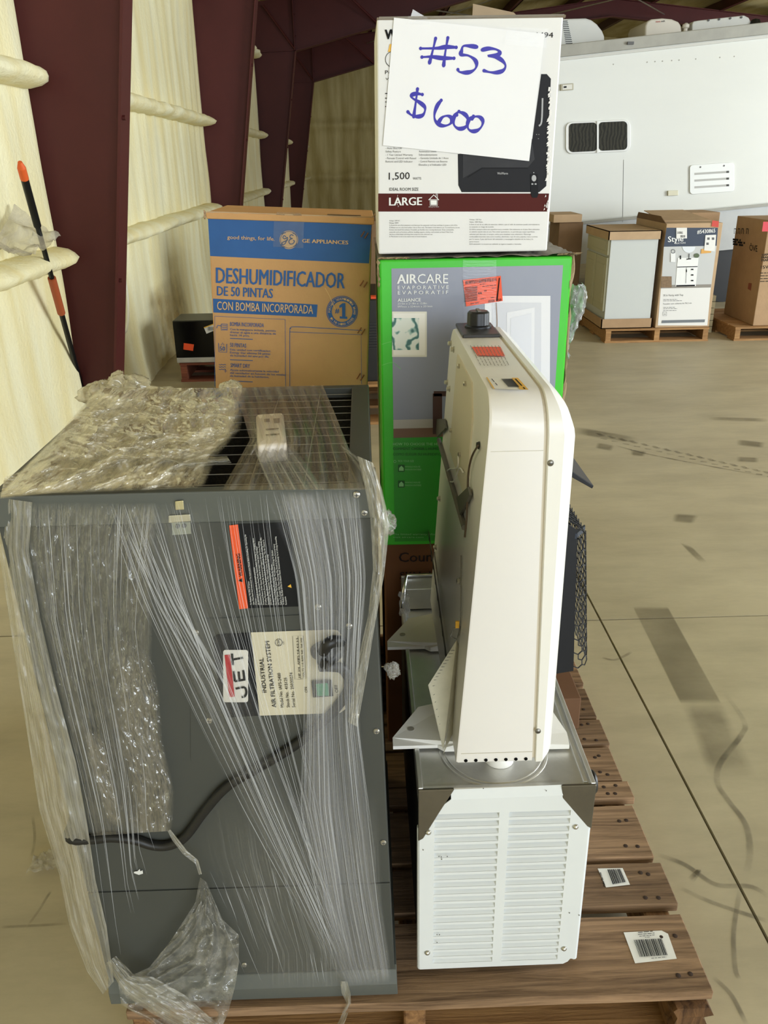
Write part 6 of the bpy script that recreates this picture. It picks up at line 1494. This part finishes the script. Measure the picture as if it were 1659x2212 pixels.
# black hexagon guard and visor on the front (facing right)
gk = mat('guard_black', '#1b1d22', 0.4, 0.3); 
gy0, gy1 = 1.20, 1.46
MB().prism([(0.29, gy0, 0.655), (0.345, gy0, 0.664), (0.332, gy0, 0.93), (0.29, gy0, 0.96)], (0, 0.004, 0)).build('guard_side', gk, ht)
MB().prism([(0.29, gy1, 0.655), (0.372, gy1, 0.672), (0.350, gy1, 0.92), (0.29, gy1, 0.975)], (0, 0.004, 0)).build('guard_side', gk, ht)
MB().prism([(0.28, gy0-0.01, 1.058), (0.349, gy0-0.01, 1.010), (0.347, gy0-0.01, 1.005), (0.28, gy0-0.01, 1.045)], (0, gy1-gy0+0.02, 0)).build('visor', gk, ht, bevel=0.001)
MB().prism([(0.330, gy0-0.002, 0.916), (0.352, gy0+0.028, 0.916), (0.352, gy0+0.034, 0.916), (0.326, gy0+0.004, 0.916)], (0, 0, 0.009)).build('guard_rail', mat('rail_blue', '#4a5260', 0.35, 0.5), ht)
hx = MB(); cell = 0.017
def front_pt(y, z): t = (z-0.672)/(0.92-0.672); return V((0.373+(0.351-0.373)*t, y, z))
def side_pt(s, z): t = (z-0.672)/(0.92-0.672); xm = 0.372+(0.350-0.372)*t; return V((0.30+(xm-0.30)*s, gy0-0.001, z))
def hexnet(fn, w_, z0, z1, c_):
    rr = 0
    z = z0
    while z < z1:
        y = (c_*0.866 if rr % 2 else 0)
        while y < w_:
            pts = [(y+c_*math.cos(math.radians(60*k+30)), z+c_*math.sin(math.radians(60*k+30))) for k in range(6)]
            for k in (0, 1, 2):
                a, b = pts[k], pts[(k+1) % 6]
                if 0 <= a[0] <= w_ and 0 <= b[0] <= w_ and z0 <= a[1] <= z1 and z0 <= b[1] <= z1: hx.cyl(fn(*a), fn(*b), 0.0011, n=4, cap=False)
            y += c_*1.732
        z += c_*1.5; rr += 1
def wrap_pt(s, z):      # net wraps round the near corner of the guard, then runs along its front
    t = (z-0.66)/(0.92-0.66); xa_ = 0.345+(0.332-0.345)*t; xb_ = 0.376+(0.353-0.376)*t
    if s < 0.046: k = s/0.046; return V((xa_+(xb_-xa_)*math.sin(k*math.pi/2), gy0+0.034*(1-math.cos(k*math.pi/2)), z))
    return V((xb_, gy0+0.034+s-0.046, z))
hexnet(wrap_pt, 0.27, 0.664, 0.918, 0.0092)
def top_pt(s, z):       # and over the slanted top
    return V((0.295+0.055*z, gy0+0.002+s, 0.965-0.045*z))
hexnet(lambda y, z: top_pt(y, z/0.06), 0.25, 0.0, 0.06, 0.008)
hx.build('hexagon_guard', mat('guard_wire', '#3c3e43', 0.4, 0.5), ht, kind='stuff')
MB().box(0.322, 0.326, gy0+0.006, gy1, 0.67, 0.93).build('guard_backing', dark_hole, ht)

# instruction leaflet hanging on the back, a thing of its own
lf = empty('instruction_leaflet', (0.10, 1.12, 0.60), 'folded instruction leaflet hanging by a string behind the wall heater', 'leaflet')
pp = mat('leaflet_paper', '#b7b29c', 0.7, var=0.12, vscale=60)
top = onY(986, 1383, 1.13)
def leaf(px, Y):
    return [onY(x, y, yy) for (x, y), yy in zip(px, Y)]
leaves = [([(986, 1383), (925, 1480), (957, 1620), (978, 1520)], (1.13, 1.10, 1.085, 1.12)), ([(986, 1383), (978, 1520), (958, 1628), (996, 1545), (1004, 1470)], (1.135, 1.125, 1.09, 1.14, 1.15)), ([(987, 1383), (988, 1500), (962, 1615), (1004, 1520), (1004, 1450)], (1.14, 1.135, 1.10, 1.155, 1.16))]
for i, (px, Y) in enumerate(leaves):
    P = leaf(px, Y); MB().rings([P, [p+V((0.0006, 0.0012, 0)) for p in P]]).build('leaf', pp, lf)
q = MB(); A, B, C_, D_ = [p+V((-0.0006, -0.0012, 0)) for p in leaf(*leaves[0])]
for i in range(16):
    t = 0.15+0.78*i/16; a = A.lerp(D_, t)*0.12+A.lerp(B, min(t*1.5, 1)).lerp(C_, max(0, (t-0.62)/0.4))*0.88; b = A.lerp(D_, t).lerp(C_, max(0, (t-0.85)/0.5))*0.9+a*0.1
    ribbon(q, [a, a.lerp(b, 0.9)], V((-0.4, -1, 0)).normalized(), 0.0009)
q.build('leaflet_print', grey_print, lf)
MB().tube([top+V((0, 0, 0.002)), top+V((-0.010, -0.004, 0.010)), top+V((-0.006, 0, 0.022)), top+V((0.006, 0.002, 0.024)), top+V((0.004, 0, 0.01)), top], 0.0008, 5).build('wire_loop', grm, lf)
MB().box(top.x-0.002, top.x+0.004, top.y, top.y+0.003, top.z+0.022, top.z+0.034).build('yellow_tie', yellow, lf)

# small stainless tray wrapped in film behind the heater
tr = empty('steel_tray', (0.13, 1.63, lz1), 'small stainless tray with film-wrapped rim at the back of the louvred appliance', 'tray')
zz = lz1+0.052
MB().box(0.075, 0.19, 1.60, 1.655, lz1-0.001, zz-0.002).build('tray_body', steel, tr, bevel=0.002)
MB().tube([(0.066, 1.57, lz1+0.02), (0.072, 1.60, zz), (0.08, 1.655, zz+0.004), (0.185, 1.655, zz+0.004), (0.194, 1.60, zz)], 0.0045, 8).build('tray_rim', mat('bright_rim', '#d8d8d8', 0.2, 0.9), tr, smooth=True)
mb = MB(); mb.grid(lambda u, v: (0.060+0.022*u+0.005*fbm(u*3, v*5, 2, 2), 1.58-0.01*u, zz+0.004-0.06*v+0.004*fbm(u*4, v*4, 6, 2)), 8, 20, lambda u, v: (u, v)); mb.build('film_wrap', MATS['film_hang'], tr, smooth=True)
import OpenImageIO as oiio,sys,numpy as np
b=oiio.ImageBuf('/workdir/render_main.png');a=b.get_pixels(oiio.UINT8);s=a.shape[1]/1659
for n,x,y in [('paper',1100,300),('hbox low',1000,520),('RV',1450,250),('RV low',1500,440),('foam L',80,700),('foam2',370,350),('foam top',40,30),('col1',180,300),('col1 low',200,700),('endwall',740,320),('floor far',1450,820),('floor mid',1500,1150),('floor near',1560,1650),('floor bot',1620,2150),('floor left',60,1650),('JETup',440,1200),('JET low',300,1980),('JET mid',560,1900),('heater end',1080,1200),('heater end low',1080,1500),('bezel',1230,1200),('heat side',1000,900),('heat side lo',970,1180),('heat top',1100,800),('green L',832,700),('green top',1150,562),('green low',890,1100),('wallphoto',900,850),('GE kraft',700,600),('GE blue',500,500),('GE low',700,760),('louv',1080,2080),('louvmid',1080,1850),('board1',1300,2020),('board2',1400,1900),('stainless',940,1670),('filmtop',400,900),('filmtopL',120,1020),('sku',900,1230),('cab grey',1365,600),('carton',1500,470),('doorprint',1125,800)]:
    X,Y=int(x*s),int(y*s); p=a[Y-2:Y+3,X-2:X+3,:3].reshape(-1,3).mean(0); print(f'{n:15s}',p.astype(int))
